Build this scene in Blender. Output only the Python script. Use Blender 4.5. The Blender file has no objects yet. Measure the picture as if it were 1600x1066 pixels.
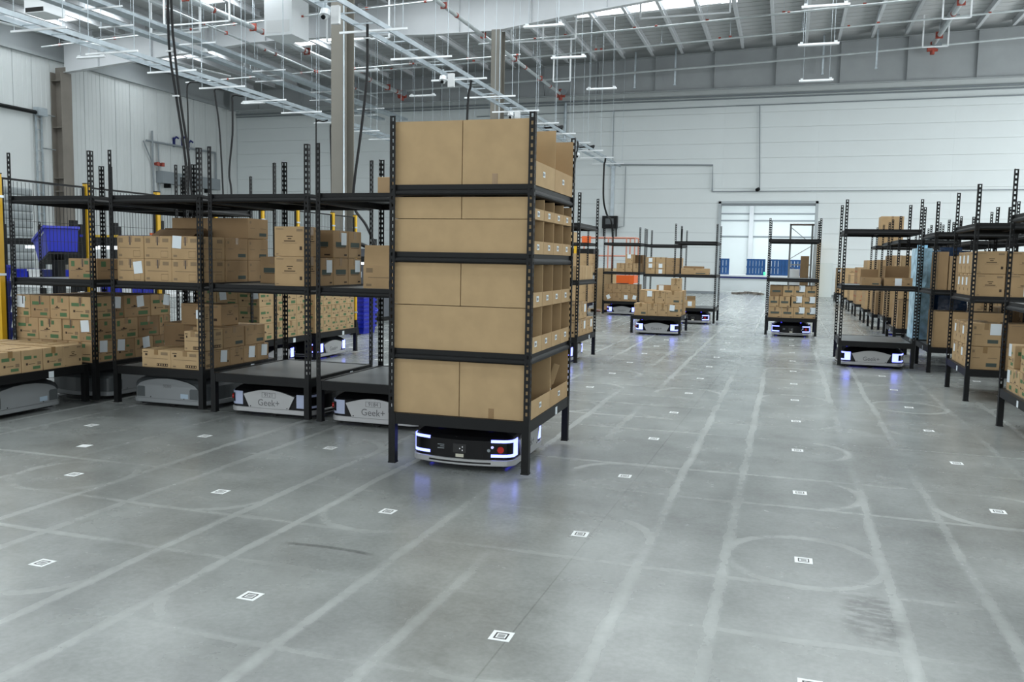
import bpy, bmesh, math, random, zlib
from mathutils import Vector, Matrix
R = math.radians
rnd = random.Random(7)
scene = bpy.context.scene
col = scene.collection

# ------------------------------------------------------------------ camera, world, exposure
cam_d = bpy.data.cameras.new('camera'); cam = bpy.data.objects.new('camera', cam_d); col.objects.link(cam)
cam.location = (-0.1525, -4.6208, 1.5388); cam.rotation_mode = 'XYZ'
cam.rotation_euler = (1.4765, -0.0189, 0.3107)
cam_d.sensor_width = 36.0; cam_d.sensor_fit = 'HORIZONTAL'; cam_d.lens = 1335.4 / 1600 * 36
cam_d.clip_start = 0.05; cam_d.clip_end = 200
scene.camera = cam
world = bpy.data.worlds.new('world'); scene.world = world; world.use_nodes = True
bg = world.node_tree.nodes['Background']; bg.inputs[0].default_value = (0.75, 0.88, 1.0, 1); bg.inputs[1].default_value = 1.0
scene.view_settings.view_transform = 'Standard'; scene.view_settings.look = 'None'
scene.view_settings.exposure = 0.0; scene.view_settings.gamma = 1.0
scene.view_settings.use_curve_mapping = False
SKYLIGHT = 6.0           # radiance of the roof's daylight panels
FILL_R, FILL_F = 13.0, 3.7   # radiance of the added, unseen glowing windows at right and behind the camera
scene.cycles.max_bounces = 6; scene.cycles.diffuse_bounces = 4; scene.cycles.glossy_bounces = 3
scene.cycles.caustics_reflective = False; scene.cycles.caustics_refractive = False
scene.cycles.sample_clamp_indirect = 6.0

# ------------------------------------------------------------------ materials
MATS = {}
def mat(name, colr, rough=0.5, metal=0.0, spec=0.5, emit=None, estr=0.0, noise=None, bump=None, coord='Object'):
    if name in MATS: return MATS[name]
    m = bpy.data.materials.new(name); m.use_nodes = True
    nt = m.node_tree; b = nt.nodes['Principled BSDF']
    b.inputs['Base Color'].default_value = (*colr, 1); b.inputs['Roughness'].default_value = rough
    b.inputs['Metallic'].default_value = metal; b.inputs['Specular IOR Level'].default_value = spec
    if emit: b.inputs['Emission Color'].default_value = (*emit, 1); b.inputs['Emission Strength'].default_value = estr
    if noise or bump:
        tc = nt.nodes.new('ShaderNodeTexCoord')
    if noise:                                   # (scale, amount) soft mottling
        n = nt.nodes.new('ShaderNodeTexNoise'); n.inputs['Scale'].default_value = noise[0]; n.inputs['Detail'].default_value = 5
        nt.links.new(tc.outputs[coord], n.inputs['Vector'])
        mr = nt.nodes.new('ShaderNodeMapRange'); mr.inputs['From Min'].default_value = .3; mr.inputs['From Max'].default_value = .7
        mr.inputs['To Min'].default_value = 1 - noise[1]; mr.inputs['To Max'].default_value = 1 + noise[1]
        nt.links.new(n.outputs['Fac'], mr.inputs['Value'])
        mx = nt.nodes.new('ShaderNodeVectorMath'); mx.operation = 'SCALE'; mx.inputs[0].default_value = colr
        nt.links.new(mr.outputs['Result'], mx.inputs['Scale']); nt.links.new(mx.outputs['Vector'], b.inputs['Base Color'])
    if bump:                                    # (scale, strength, stretch xyz)
        n2 = nt.nodes.new('ShaderNodeTexNoise'); n2.inputs['Scale'].default_value = bump[0]
        mp = nt.nodes.new('ShaderNodeMapping'); mp.inputs['Scale'].default_value = bump[2] if len(bump) > 2 else (1, 1, 1)
        nt.links.new(tc.outputs[coord], mp.inputs['Vector']); nt.links.new(mp.outputs['Vector'], n2.inputs['Vector'])
        bp = nt.nodes.new('ShaderNodeBump'); bp.inputs['Strength'].default_value = bump[1]; bp.inputs['Distance'].default_value = .01
        nt.links.new(n2.outputs['Fac'], bp.inputs['Height']); nt.links.new(bp.outputs['Normal'], b.inputs['Normal'])
    MATS[name] = m; return m

BLACK = mat('black_powder_coat', (.006, .0065, .007), .5, spec=.25)
DECK = mat('grey_deck_sheet', (.13, .14, .145), .38, spec=.5, noise=(3, .12))
CARD = [mat('cardboard_a', (.40, .275, .155), .82, spec=.2, noise=(6, .05), bump=(60, .05, (1, 1, 8))),
        mat('cardboard_b', (.43, .295, .16), .82, spec=.2, noise=(5, .07)),
        mat('cardboard_c', (.36, .24, .13), .82, spec=.2, noise=(5, .07)),
        mat('cardboard_d', (.46, .325, .18), .82, spec=.2, noise=(7, .06)),
        mat('cardboard_e', (.27, .175, .095), .85, spec=.2, noise=(5, .09))]
GREEN = mat('green_ink', (.095, .175, .085), .8, spec=.2); GREY = mat('grey_ink', (.25, .18, .11), .8, spec=.2)
DARK = mat('dark_ink', (.06, .042, .03), .8, spec=.2); TEAL = mat('teal_ink', (.075, .095, .085), .8, spec=.2)
REDINK = mat('red_ink', (.42, .06, .03), .8, spec=.2)
TAPE = mat('brown_packing_tape', (.27, .165, .07), .3, spec=.5); BTAPE = mat('dark_tape', (.045, .03, .025), .35)
PAPER = mat('white_paper', (.72, .78, .82), .7, spec=.2)
WALLP = mat('white_wall_panel', (.72, .765, .77), .55, spec=.3, noise=(.35, .03))
WALLL = mat('grey_white_ribbed_panel', (.62, .65, .65), .55, spec=.3, noise=(.35, .04))
WALLB = mat('panel_joint_shadow_gap', (.36, .385, .395), .8, spec=.2)
ROOF = mat('grey_roof_deck', (.50, .51, .515), .7, spec=.2, noise=(.6, .05))
STEELW = mat('white_painted_steel', (.62, .64, .66), .45, spec=.4, noise=(1, .04))
COLUMN = mat('beige_column_paint', (.20, .19, .165), .55, spec=.3, noise=(1.5, .05))
COLBR = mat('brown_grey_column_paint', (.21, .19, .165), .6, spec=.3, noise=(1.2, .1))
GALV = mat('galvanised_steel', (.50, .56, .60), .38, metal=.7, noise=(4, .12))
PIPE = mat('galvanised_pipe', (.55, .59, .60), .4, metal=.45, noise=(3, .08))
REDC = mat('red_pipe_coupling', (.32, .055, .035), .5)
LAMPW = mat('white_lamp_housing', (.85, .88, .9), .4)
YELLOW = mat('yellow_powder_coat', (.72, .42, .015), .42, spec=.4, noise=(3, .06))
WIRE = mat('black_wire_mesh', (.012, .013, .015), .5)
BLUEP = mat('blue_plastic', (.008, .02, .42), .32, spec=.5)
BLUED = mat('dark_blue_plastic', (.006, .012, .12), .35, spec=.5)
BLUEPAL = mat('blue_pallet_paint', (.010, .065, .20), .5, noise=(5, .15))
FOIL = mat('pale_blue_plastic_wrap', (.36, .58, .72), .22, spec=.6, noise=(9, .35), bump=(14, .9))
BLUEF = mat('deep_blue_plastic_wrap', (.006, .028, .075), .25, spec=.6, noise=(9, .3), bump=(14, .8))
ORANGE = mat('orange_paint', (.75, .13, .02), .45); ORANGE2 = mat('faded_orange_paint', (.52, .23, .16), .5)
RUBBER = mat('black_rubber', (.012, .012, .013), .6, spec=.3)
CHROME = mat('chrome', (.75, .76, .78), .15, metal=1.0)
RSIL = mat('robot_silver_paint', (.45, .455, .46), .34, metal=.25, spec=.5)
RGREY = mat('robot_grey_paint', (.26, .275, .285), .36, spec=.5); RGREY2 = mat('robot_dark_grey', (.085, .095, .10), .35)
RBLACK = mat('robot_gloss_black', (.005, .005, .006), .3, spec=.22); RMATT = mat('robot_matt_black', (.012, .012, .013), .5)
LED = mat('blue_white_led', (.6, .7, 1), .3, emit=(.17, .20, 1.0), estr=3.6)
LEDV = mat('violet_blue_led', (.1, .1, .8), .3, emit=(.06, .06, 1.0), estr=2.6)
LEDOFF = mat('dim_led_lens', (.42, .47, .62), .25, emit=(.5, .6, 1.0), estr=.04)
RED = mat('red_button', (.55, .015, .012), .35); INKR = mat('grey_lettering', (.13, .13, .135), .5)
WHITEP = mat('white_plastic', (.75, .77, .78), .4); GREYBOX = mat('grey_metal_box', (.25, .28, .30), .5)
SHUT = mat('grey_shutter', (.33, .36, .37), .5, metal=.3); WOODP = mat('pale_plywood', (.65, .48, .28), .7, noise=(4, .1))
GLINK = mat('light_cardboard_edge', (.5, .38, .22), .8)
MARK = mat('white_floor_sticker', (.80, .83, .83), .5); MARKB = mat('black_floor_print', (.02, .02, .022), .5)
CLEARW = mat('stretch_film', (.5, .52, .53), .2, noise=(8, .2))
SKYL = mat('daylight_roof_panel', (.8, .85, .9), .5, emit=(.93, .985, 1.0), estr=SKYLIGHT)
GREENL = mat('green_signal_lamp', (.1, .8, .4), .4, emit=(.1, 1, .4), estr=.7)

def floor_material():
    m = bpy.data.materials.new('polished_concrete'); m.use_nodes = True; nt = m.node_tree; N = nt.nodes; Lk = nt.links
    b = N['Principled BSDF']; tc = N.new('ShaderNodeTexCoord')
    def val(x): return x
    def mth(op, a, c=None, clamp=False):
        n = N.new('ShaderNodeMath'); n.operation = op; n.use_clamp = clamp
        for i, v in enumerate((a, c)):
            if v is None: continue
            if isinstance(v, (int, float)): n.inputs[i].default_value = v
            else: Lk.new(v, n.inputs[i])
        return n.outputs[0]
    def noise(scale, detail=4, off=(0, 0, 0), rough=.5, stretch=(1, 1, 1)):
        mp = N.new('ShaderNodeMapping'); mp.inputs['Location'].default_value = off; mp.inputs['Scale'].default_value = stretch
        Lk.new(tc.outputs['Object'], mp.inputs['Vector'])
        n = N.new('ShaderNodeTexNoise'); n.inputs['Scale'].default_value = scale; n.inputs['Detail'].default_value = detail
        n.inputs['Roughness'].default_value = rough; Lk.new(mp.outputs['Vector'], n.inputs['Vector']); return n.outputs['Fac']
    def rng(v, a, c, lo=0., hi=1.):
        n = N.new('ShaderNodeMapRange'); n.interpolation_type = 'SMOOTHSTEP'
        for k, x in zip(('From Min', 'From Max', 'To Min', 'To Max'), (a, c, lo, hi)): n.inputs[k].default_value = x
        Lk.new(v, n.inputs['Value']); return n.outputs['Result']
    sp = N.new('ShaderNodeSeparateXYZ'); Lk.new(tc.outputs['Object'], sp.inputs[0])
    wob = mth('MULTIPLY', mth('SUBTRACT', noise(.9, 2, (3, 8, 0)), .5), .07)
    X = mth('ADD', sp.outputs[0], wob); Y = mth('ADD', sp.outputs[1], wob)
    px, py = 1.2, 1.406
    u = mth('SUBTRACT', mth('MULTIPLY', mth('FRACT', mth('ADD', mth('DIVIDE', X, px), 100.5)), px), px / 2)
    v = mth('SUBTRACT', mth('MULTIPLY', mth('FRACT', mth('ADD', mth('DIVIDE', Y, py), 100.5)), py), py / 2)
    def band(d, w): return rng(mth('ABSOLUTE', d), w * .2, w * 1.25, 1., 0.)
    ly = band(mth('SUBTRACT', mth('ABSOLUTE', u), .39), .036)         # wheel tracks along the aisles
    lx = band(mth('SUBTRACT', mth('ABSOLUTE', v), .39), .028)         # wheel tracks across
    rr = mth('SQRT', mth('ADD', mth('MULTIPLY', u, u), mth('MULTIPLY', v, v)))
    ring = band(mth('SUBTRACT', rr, .39), .038)                        # arcs where the robots turn
    my = rng(noise(.55, 3, (11, 2, 0), .6, (1.6, .35, 1)), .36, .62); mx_ = rng(noise(.6, 3, (2, 17, 0), .6, (.4, 1.5, 1)), .40, .66)
    mr = rng(noise(.9, 3, (7, 5, 3)), .50, .68)
    tr = mth('MAXIMUM', mth('MAXIMUM', mth('MULTIPLY', mth('MULTIPLY', ly, my), .9), mth('MULTIPLY', mth('MULTIPLY', lx, mx_), .8)), mth('MULTIPLY', mth('MULTIPLY', ring, mr), .8))
    tr = mth('MULTIPLY', tr, rng(noise(14, 4, (1, 1, 0)), .25, .6, .55, 1.))
    big = rng(noise(.28, 4, (4, 4, 0), .55), .3, .7, -.04, .04); mid = rng(noise(1.6, 6, (9, 1, 0), .66), .25, .75, -.05, .05)
    fine = rng(noise(38, 3, (0, 3, 0), .6), .3, .7, -.016, .016)
    dust = mth('MULTIPLY', rng(noise(.8, 6, (31, 12, 0), .66), .45, .80), .06)
    dark = mth('MULTIPLY', rng(noise(1.1, 5, (21, 42, 0), .62, (1, .6, 1)), .42, .85), -.05)
    # scuffed dark patch on the near right
    dx = mth('DIVIDE', mth('SUBTRACT', sp.outputs[0], .28), .13); dy = mth('DIVIDE', mth('SUBTRACT', sp.outputs[1], -.67), .30)
    pd = mth('SQRT', mth('ADD', mth('MULTIPLY', dx, dx), mth('MULTIPLY', dy, dy)))
    patch = mth('MULTIPLY', mth('MULTIPLY', rng(pd, .7, 1.25, 1., 0.), rng(noise(9, 5, (2, 2, 0), .6, (1, 3, 1)), .4, .55)), -.11)
    # skid streak
    sx = mth('SUBTRACT', sp.outputs[0], -2.40); sy = mth('ADD', mth('SUBTRACT', sp.outputs[1], -.70), mth('MULTIPLY', mth('MULTIPLY', sx, sx), .35))
    streak = mth('MULTIPLY', mth('MULTIPLY', rng(mth('ABSOLUTE', sy), .008, .026, 1., 0.), rng(mth('ABSOLUTE', sx), .2, .29, 1., 0.)), -.10)
    # saw-cut joint
    joint = mth('MULTIPLY', rng(mth('ABSOLUTE', mth('SUBTRACT', mth('SUBTRACT', sp.outputs[0], mth('MULTIPLY', sp.outputs[1], .02)), -1.14)), .002, .005, 1., 0.), -.06)
    tot = mth('ADD', .0, big)
    for t in (mid, fine, dust, dark, patch, streak, joint): tot = mth('ADD', tot, t)
    tot = mth('ADD', tot, mth('MULTIPLY', tr, .13))
    g = mth('ADD', tot, .246)
    cc = N.new('ShaderNodeCombineXYZ')
    Lk.new(mth('MULTIPLY', g, .955), cc.inputs[0]); Lk.new(mth('MULTIPLY', g, 1.015), cc.inputs[1]); Lk.new(mth('MULTIPLY', g, .985), cc.inputs[2])
    Lk.new(cc.outputs[0], b.inputs['Base Color'])
    Lk.new(mth('ADD', rng(noise(2.2, 5, (5, 5, 5), .6), .25, .75, .21, .29), mth('MULTIPLY', tr, .10)), b.inputs['Roughness'])
    b.inputs['Specular IOR Level'].default_value = .5
    bp = N.new('ShaderNodeBump'); bp.inputs['Strength'].default_value = .02; bp.inputs['Distance'].default_value = .01
    Lk.new(noise(5, 4, (0, 0, 0)), bp.inputs['Height']); Lk.new(bp.outputs['Normal'], b.inputs['Normal'])
    return m

# ------------------------------------------------------------------ mesh helpers
class MB:
    def __init__(s): s.v = []; s.f = []; s.m = []
    def add(s, vs, fs, mi=0):
        o = len(s.v); s.v += [tuple(p) for p in vs]; s.f += [tuple(i + o for i in f) for f in fs]; s.m += [mi] * len(fs); return s
    def box(s, x0, x1, y0, y1, z0, z1, mi=0):
        return s.add([(x0, y0, z0), (x1, y0, z0), (x1, y1, z0), (x0, y1, z0), (x0, y0, z1), (x1, y0, z1), (x1, y1, z1), (x0, y1, z1)],
                     [(0, 3, 2, 1), (4, 5, 6, 7), (0, 1, 5, 4), (1, 2, 6, 5), (2, 3, 7, 6), (3, 0, 4, 7)], mi)
    def cbox(s, c, d, mi=0, M=None):
        x, y, z = (k / 2 for k in d); b = MB().box(-x, x, -y, y, -z, z)
        M = M or Matrix.Identity(4); c = Vector(c)
        return s.add([c + (M @ Vector(p)) for p in b.v], b.f, mi)
    def quad(s, a, b, c, d, mi=0): return s.add([a, b, c, d], [(0, 1, 2, 3)], mi)
    def tube(s, pts, r, n=8, mi=0, caps=True):
        pts = [Vector(p) for p in pts]; k = len(pts); up = None; o = len(s.v); rings = []
        for i, p in enumerate(pts):
            t = (pts[min(i + 1, k - 1)] - pts[max(i - 1, 0)]).normalized()
            if up is None: up = Vector((0, 0, 1)) if abs(t.z) < .9 else Vector((1, 0, 0))
            a = t.cross(up).normalized(); b_ = a.cross(t).normalized(); up = b_
            rr = r[i] if isinstance(r, (list, tuple)) else r
            rings.append([p + a * (rr * math.cos(2 * math.pi * j / n)) + b_ * (rr * math.sin(2 * math.pi * j / n)) for j in range(n)])
        vs = [q for g in rings for q in g]; fs = []
        for i in range(k - 1):
            for j in range(n): fs.append((i * n + j, i * n + (j + 1) % n, (i + 1) * n + (j + 1) % n, (i + 1) * n + j))
        if caps: fs += [tuple(range(n))[::-1], tuple(range((k - 1) * n, k * n))]
        return s.add(vs, fs, mi)
    def prism(s, poly, z0, z1, mi=0, axis='z'):
        n = len(poly)
        P = {'z': lambda a, b, h: (a, b, h), 'y': lambda a, b, h: (a, h, b), 'x': lambda a, b, h: (h, a, b)}[axis]
        vs = [P(a, b, z0) for a, b in poly] + [P(a, b, z1) for a, b in poly]
        return s.add(vs, [tuple(range(n))[::-1], tuple(range(n, 2 * n))] + [(i, (i + 1) % n, n + (i + 1) % n, n + i) for i in range(n)], mi)
    def mesh(s, name, mats, smooth=False):
        me = bpy.data.meshes.new(name); me.from_pydata(s.v, [], s.f)
        if not isinstance(mats, (list, tuple)): mats = [mats]
        for m in mats: me.materials.append(m)
        me.polygons.foreach_set('material_index', s.m)
        bm = bmesh.new(); bm.from_mesh(me); bmesh.ops.recalc_face_normals(bm, faces=bm.faces); bm.to_mesh(me); bm.free()
        if smooth: me.shade_smooth() if False else [setattr(p, 'use_smooth', True) for p in me.polygons]
        me.update(); return me

def obj(name, me, parent=None, loc=(0, 0, 0), rot=(0, 0, 0)):
    o = bpy.data.objects.new(name, me); col.objects.link(o); o.location = loc; o.rotation_euler = rot
    if parent: o.parent = parent
    return o
LABELS = {}
def tag(o, label, cat, group=None):
    k = label.lower()
    LABELS[k] = LABELS.get(k, 0) + 1
    if LABELS[k] > 1: print('DUPLABEL', label)
    o['label'] = label; o['category'] = cat
    if group: o['group'] = group
    return o
def thing(name, label, cat, loc=(0, 0, 0), rz=0, group=None):
    return tag(obj(name, None, None, loc, (0, 0, rz)), label, cat, group)
def struct(o): o['kind'] = 'structure'; return o
CACHE = {}
def cached(key, fn):
    if key not in CACHE: CACHE[key] = fn()
    return CACHE[key]
ORD = ['first', 'second', 'third', 'fourth', 'fifth', 'sixth', 'seventh', 'eighth', 'ninth', 'tenth', 'eleventh', 'twelfth']
def text_mesh(txt, size, m, depth=.0008):
    def mk():
        c = bpy.data.curves.new('lettering', 'FONT'); c.body = txt; c.size = size; c.extrude = depth / 2; c.align_x = 'CENTER'; c.align_y = 'CENTER'
        c.resolution_u = 3; t = bpy.data.objects.new('lettering', c); col.objects.link(t)
        dg = bpy.context.evaluated_depsgraph_get(); me = bpy.data.meshes.new_from_object(t.evaluated_get(dg))
        bpy.data.objects.remove(t); bpy.data.curves.remove(c)
        me.materials.clear(); me.materials.append(m); return me
    return cached(('txt', txt, size, m.name), mk)

# ================================================================== THE BUILDING
XL, YF, XR, YB = -32.66, 41.0, 24.0, -16.0
def roof_z(x): return 11.35 + .03 * (x - XL)
fl = struct(obj('floor', MB().box(XL - .3, XR, YB, YF + 14, -.2, 0).mesh('floor', floor_material())))

# far wall: shadow-gap backing plus horizontal insulated panels, with the door opening
wb = MB(); DX0, DX1, DZ = -3.54, 1.05, 4.64
wb.box(XL - .3, DX0, YF + .09, YF + .3, 0, 13.4); wb.box(DX1, XR, YF + .09, YF + .3, 0, 13.4); wb.box(DX0, DX1, YF + .09, YF + .3, DZ, 13.4)
wall_back = struct(obj('wall_back', wb.mesh('wall_back', WALLB)))
def panel_mesh(w, h):
    return cached(('panel', round(w, 3), round(h, 3)), lambda: MB().box(-w / 2, w / 2, 0, .09, 0, h).mesh('panel', WALLP))
cols_ = [XL, -26.9, -20.9, -14.95, -8.95, DX0, DX1, 7.1, 13.1, 19.1, XR]
z = .12; k = 0
PH = (DZ + .02 - .12) / 6
while z < 12.4:
    for a, b in zip(cols_[:-1], cols_[1:]):
        if a == DX0 and z < DZ - .1: continue
        obj('panel', panel_mesh(b - a - .0015, PH - .008), wall_back, ((a + b) / 2, YF, z))
    z += PH
for a, b in ((XL, DX0 - .15), (DX1 + .15, XR)):
    base = struct(obj('baseboard_back' if a == XL else 'baseboard_back', MB().box(a, b, YF - .03, YF - .001, 0, .12).mesh('baseboard', GREYBOX)))
# left wall: vertical ribbed panels
wall_left = struct(obj('wall_left', MB().box(XL - .3, XL - .09, YB, YF, 0, 12).mesh('wall_left', WALLB)))
def rib_panel():
    w = 1.0; poly = [(-.09, 0)]
    n = 4
    for i in range(n):
        a = i * w / n
        poly += [(0, a + .006), (0, a + w / n - .035), (-.012, a + w / n - .022), (-.012, a + w / n - .012)]
    poly += [(-.09, w - .006)]
    return MB().prism(poly, 0, 10.25).mesh('panel', WALLL)
rp = rib_panel()
y = 15.0
while y < YF - .4:
    obj('panel', rp, wall_left, (XL, y, 0)); y += 1.0
struct(obj('wall_right', MB().box(XR, XR + .3, YB, YF, 0, 13.4).mesh('wall_right', WALLP)))
struct(obj('wall_front', MB().box(XL - .3, XR, YB - .3, YB, 0, 13.4).mesh('wall_front', WALLP)))

# unseen glowing windows, added to brighten the far wall and the camera-facing sides
FILLR_MAT = mat('right_wall_fill_glow', (.8, .85, .9), .4, emit=(.95, .99, 1.0), estr=FILL_R); FILLF_MAT = mat('rear_wall_fill_glow', (.8, .85, .9), .4, emit=(.95, .98, 1.0), estr=FILL_F)
for i, yy in enumerate((21.0, 26.0, 31.0, 36.0)):
    w_ = struct(obj(f'window_{i + 1}', MB().box(-.06, 0, -2.1, 2.1, 1.0, 1.1).box(-.06, 0, -2.1, 2.1, 6.9, 7.0).box(-.06, 0, -2.1, -2.0, 1.1, 6.9).box(-.06, 0, 2.0, 2.1, 1.1, 6.9).mesh('window_frame', GREYBOX), None, (XR - .001, yy, 0)))
    obj('pane', MB().quad((-.02, -2, 1.1), (-.02, -2, 6.9), (-.02, 2, 6.9), (-.02, 2, 1.1)).mesh('pane', FILLR_MAT), w_)
for i, xx in enumerate((-26, -20, -14, -8, -2, 4, 10, 16)):
    w_ = struct(obj(f'window_{i + 5}', MB().box(-2.1, 2.1, 0, .06, 1.4, 1.5).box(-2.1, 2.1, 0, .06, 6.0, 6.1).box(-2.1, -2.0, 0, .06, 1.5, 6.0).box(2.0, 2.1, 0, .06, 1.5, 6.0).mesh('window_frame', GREYBOX), None, (xx, YB + .001, 0)))
    obj('pane', MB().quad((-2, .02, 1.5), (-2, .02, 6.0), (2, .02, 6.0), (2, .02, 1.5)).mesh('pane', FILLF_MAT), w_)
# roof with daylight strips
STRIPS = [(-9.6, 1.2), (-2.6, 1.2), (4.6, 2.4), (11.6, 3.8), (18.4, 3.6), (24.6, 1.9), (31.6, 2.0), (37.4, .0)]  # strips out of view have widths shaped to balance light on the floor
rb = MB(); sk = []
def roofquad(x0, x1, y0, y1, t=.08):
    z0, z1 = roof_z(x0), roof_z(x1)
    rb.add([(x0, y0, z0), (x1, y0, z1), (x1, y1, z1), (x0, y1, z0), (x0, y0, z0 + t), (x1, y0, z1 + t), (x1, y1, z1 + t), (x0, y1, z0 + t)],
           [(0, 3, 2, 1), (4, 5, 6, 7), (0, 1, 5, 4), (1, 2, 6, 5), (2, 3, 7, 6), (3, 0, 4, 7)])
ys = YB - .3
segs = [(-31.9, -26.2), (-23.6, -18.2), (-15.6, -10.4), (-9.4, -2.6), (-.9, 4.8), (7.0, 12.2), (14.6, 20.0)]
for yc, w in STRIPS:
    if w == 0: continue
    roofquad(XL - .3, XR + .3, ys, yc - w / 2)
    xs = XL - .3
    for a, b in segs:
        roofquad(xs, a, yc - w / 2, yc + w / 2); xs = b; sk.append((a, b, yc - w / 2, yc + w / 2))
    roofquad(xs, XR + .3, yc - w / 2, yc + w / 2); ys = yc + w / 2
roofquad(XL - .3, XR + .3, ys, YF + .3)
ceiling = struct(obj('ceiling', rb.mesh('ceiling', ROOF)))
for a, b, y0, y1 in sk:
    m = MB(); t = .03
    m.add([(a, y0, roof_z(a) + .04), (b, y0, roof_z(b) + .04), (b, y1, roof_z(b) + .04), (a, y1, roof_z(a) + .04)], [(0, 3, 2, 1)])
    obj('skylight', m.mesh('skylight', SKYL), ceiling)
PUR = [(0, 0), (.13, 0), (.13, .02), (.018, .03), (.018, .24), (.12, .25), (.12, .27), (0, .27)]
for y0, y1 in ((15.4, 27.1), (27.5, 39.3)):
    pm = MB().prism(PUR, y0, y1, axis='y').mesh('purlin', STEELW)
    x = XL + .9
    while x < 12.5:
        obj('purlin', pm, ceiling, (x, 0, roof_z(x) - .275)); x += 1.45
# corrugation lines of the roof sheet, running across
rm = MB().box(0, 46, -.03, .03, -.02, 0).mesh('roof_rib', ROOF)
y = 16.0
while y < 39:
    if all(abs(y - yc) > w / 2 + .05 for yc, w in STRIPS if w):
        obj('roof_rib', rm, ceiling, (XL, y, roof_z(XL) - .001), (0, -math.atan(.03), 0))
    y += .6

# portal frames (tapered I-section girders) and columns
def girder(y, label, pts, up=0.0, STEELW=STEELW):
    # pts: (x, z_bottom)
    t = thing('roof_girder', label, 'girder', (0, y, 0))
    top = lambda x: roof_z(x) - .30 + up
    m = MB(); poly = [(x, zb) for x, zb in pts] + [(x, top(x)) for x, zb in reversed(pts)]
    m.prism(poly, -.008, .008, axis='y'); obj('web', m.mesh('web', STEELW), t)
    for nm, f in (('bottom_flange', lambda x, zb: zb), ('top_flange', lambda x, zb: top(x))):
        m = MB()
        poly = [(x, f(x, zb) - .012) for x, zb in pts] + [(x, f(x, zb) + .012) for x, zb in reversed(pts)]
        m.prism(poly, -.14, .14, axis='y'); obj(nm, m.mesh(nm, STEELW), t)
    x = pts[0][0] + 2
    sm = None
    while x < pts[-1][0]:
        zb = None
        for (xa, za), (xb, zb_) in zip(pts[:-1], pts[1:]):
            if xa <= x <= xb: zb = za + (zb_ - za) * (x - xa) / (xb - xa)
        obj('stiffener', MB().box(-.008, .008, -.12, .12, zb + .01, top(x) - .01).mesh('stiffener', STEELW), t, (x, 0, 0)); x += 2.9
    return t
GP = [(XL + .55, 9.7), (-28.5, 9.98), (-22, 10.46), (-18.5, 10.48), (-14, 10.30), (-11.2, 10.28), (-8.8, 10.6), (-5.2, 11.0), (4, 11.35), (14, 11.2), (XR - .1, 10.9)]
girder(27.3, 'white tapered roof girder meeting the beige column behind the front rack', GP)
girder(39.55, 'grey roof girder running along the top of the far wall', [(XL + .55, 10.05), (-20, 10.1), (-11, 10.12), (-2, 10.15), (10, 10.15), (XR - .1, 10.15)], 0.0, mat('grey_painted_steel', (.33, .35, .36), .5, spec=.3, noise=(1, .06)))
girder(15.2, 'near white roof girder on the beige column behind the racks', GP)
def column(x, y, z1, w, d, name, label, m):
    t = thing(name, label, 'column', (x, y, 0))
    obj('web', MB().box(-.008, .008, -d / 2 + .012, d / 2 - .012, .02, z1).mesh('web', m), t)
    for s in (-1, 1): obj('flange', MB().box(-w / 2, w / 2, s * d / 2 - .012, s * d / 2 + .012, .02, z1).mesh('flange', m), t)
    obj('base_plate', MB().box(-w / 2 - .06, w / 2 + .06, -d / 2 - .08, d / 2 + .08, 0, .02).mesh('base_plate', m), t)
    obj('cable_conduit', MB().tube([(w / 2 - .05, -d / 2 - .035, 0), (w / 2 - .05, -d / 2 - .035, z1)], .02).mesh('conduit', GALV), t)
    return t
column(-11.12, 15.2, 10.3, .42, .40, 'steel_column', 'thick beige steel column rising behind the fourth rack of the left row', COLUMN)
column(-11.12, 27.3, 10.29, .42, .40, 'steel_column', 'thinner beige steel column rising behind the boxes of the front rack', COLUMN)
lc = thing('steel_column', 'brownish steel column standing against the left wall', 'column', (XL, 27.3, 0))
obj('web', MB().box(.02, .62, -.01, .01, 0, 9.95).mesh('web', COLBR), lc)
for a in (.02, .62): obj('flange', MB().box(a - .012, a + .012, -.3, .3, 0, 9.7).mesh('flange', COLBR), lc)
for zz in (4.3, 4.9, 7.2, 9.3): obj('stiffener', MB().box(.03, .61, -.28, .28, zz, zz + .03).mesh('stiffener', COLBR), lc)
# eaves strip along left wall
struct(obj('trim_1', MB().box(XL, XL + .16, 15, YF, 10.25, 10.42).box(XL, XL + .05, 15, YF, 10.42, 11.3).mesh('trim', WALLB)))
struct(obj('trim_2', MB().box(XL, XR, YF - .12, YF - .002, 10.02, 10.10).box(XL, XR, YF - .10, YF - .002, 9.88, 9.93).mesh('trim', GREYBOX)))
# roller shutter and track on left wall
d1 = struct(obj('door_1', MB().box(0, .06, 19.8, 25.75, 0, 7.7).mesh('door', WALLL), None, (XL + .01, 0, 0)))
sl = MB().prism([(0, 0), (.045, .06), (.055, .17), (.045, .28), (0, .34)], 20.0, 25.7, axis='y').mesh('slat', SHUT)
for i in range(12): obj('slat', sl, d1, (.06, 0, .02 + i * .36))
obj('spring_tube', MB().tube([(.2, 19.8, 7.72), (.2, 26.0, 7.72)], .09).mesh('spring_tube', BLACK), d1)
tk = MB()
for yy in (26.05, 26.35): tk.box(.06, .12, yy - .035, yy + .035, 0, 7.8)
for i in range(16): tk.box(.07, .11, 26.05, 26.35, .4 + i * .47, .44 + i * .47)
obj('track', tk.mesh('track', GALV), d1); obj('bracket', MB().box(.06, .36, 25.95, 26.45, 7.6, 7.95).mesh('bracket', GALV), d1)
for zz in (7.72, 6.2, 4.6): obj('wall_tie', MB().tube([(.1, 26.3, zz), (.1, 27.1, zz)], .025, 6).mesh('wall_tie', GALV), d1)

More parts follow.
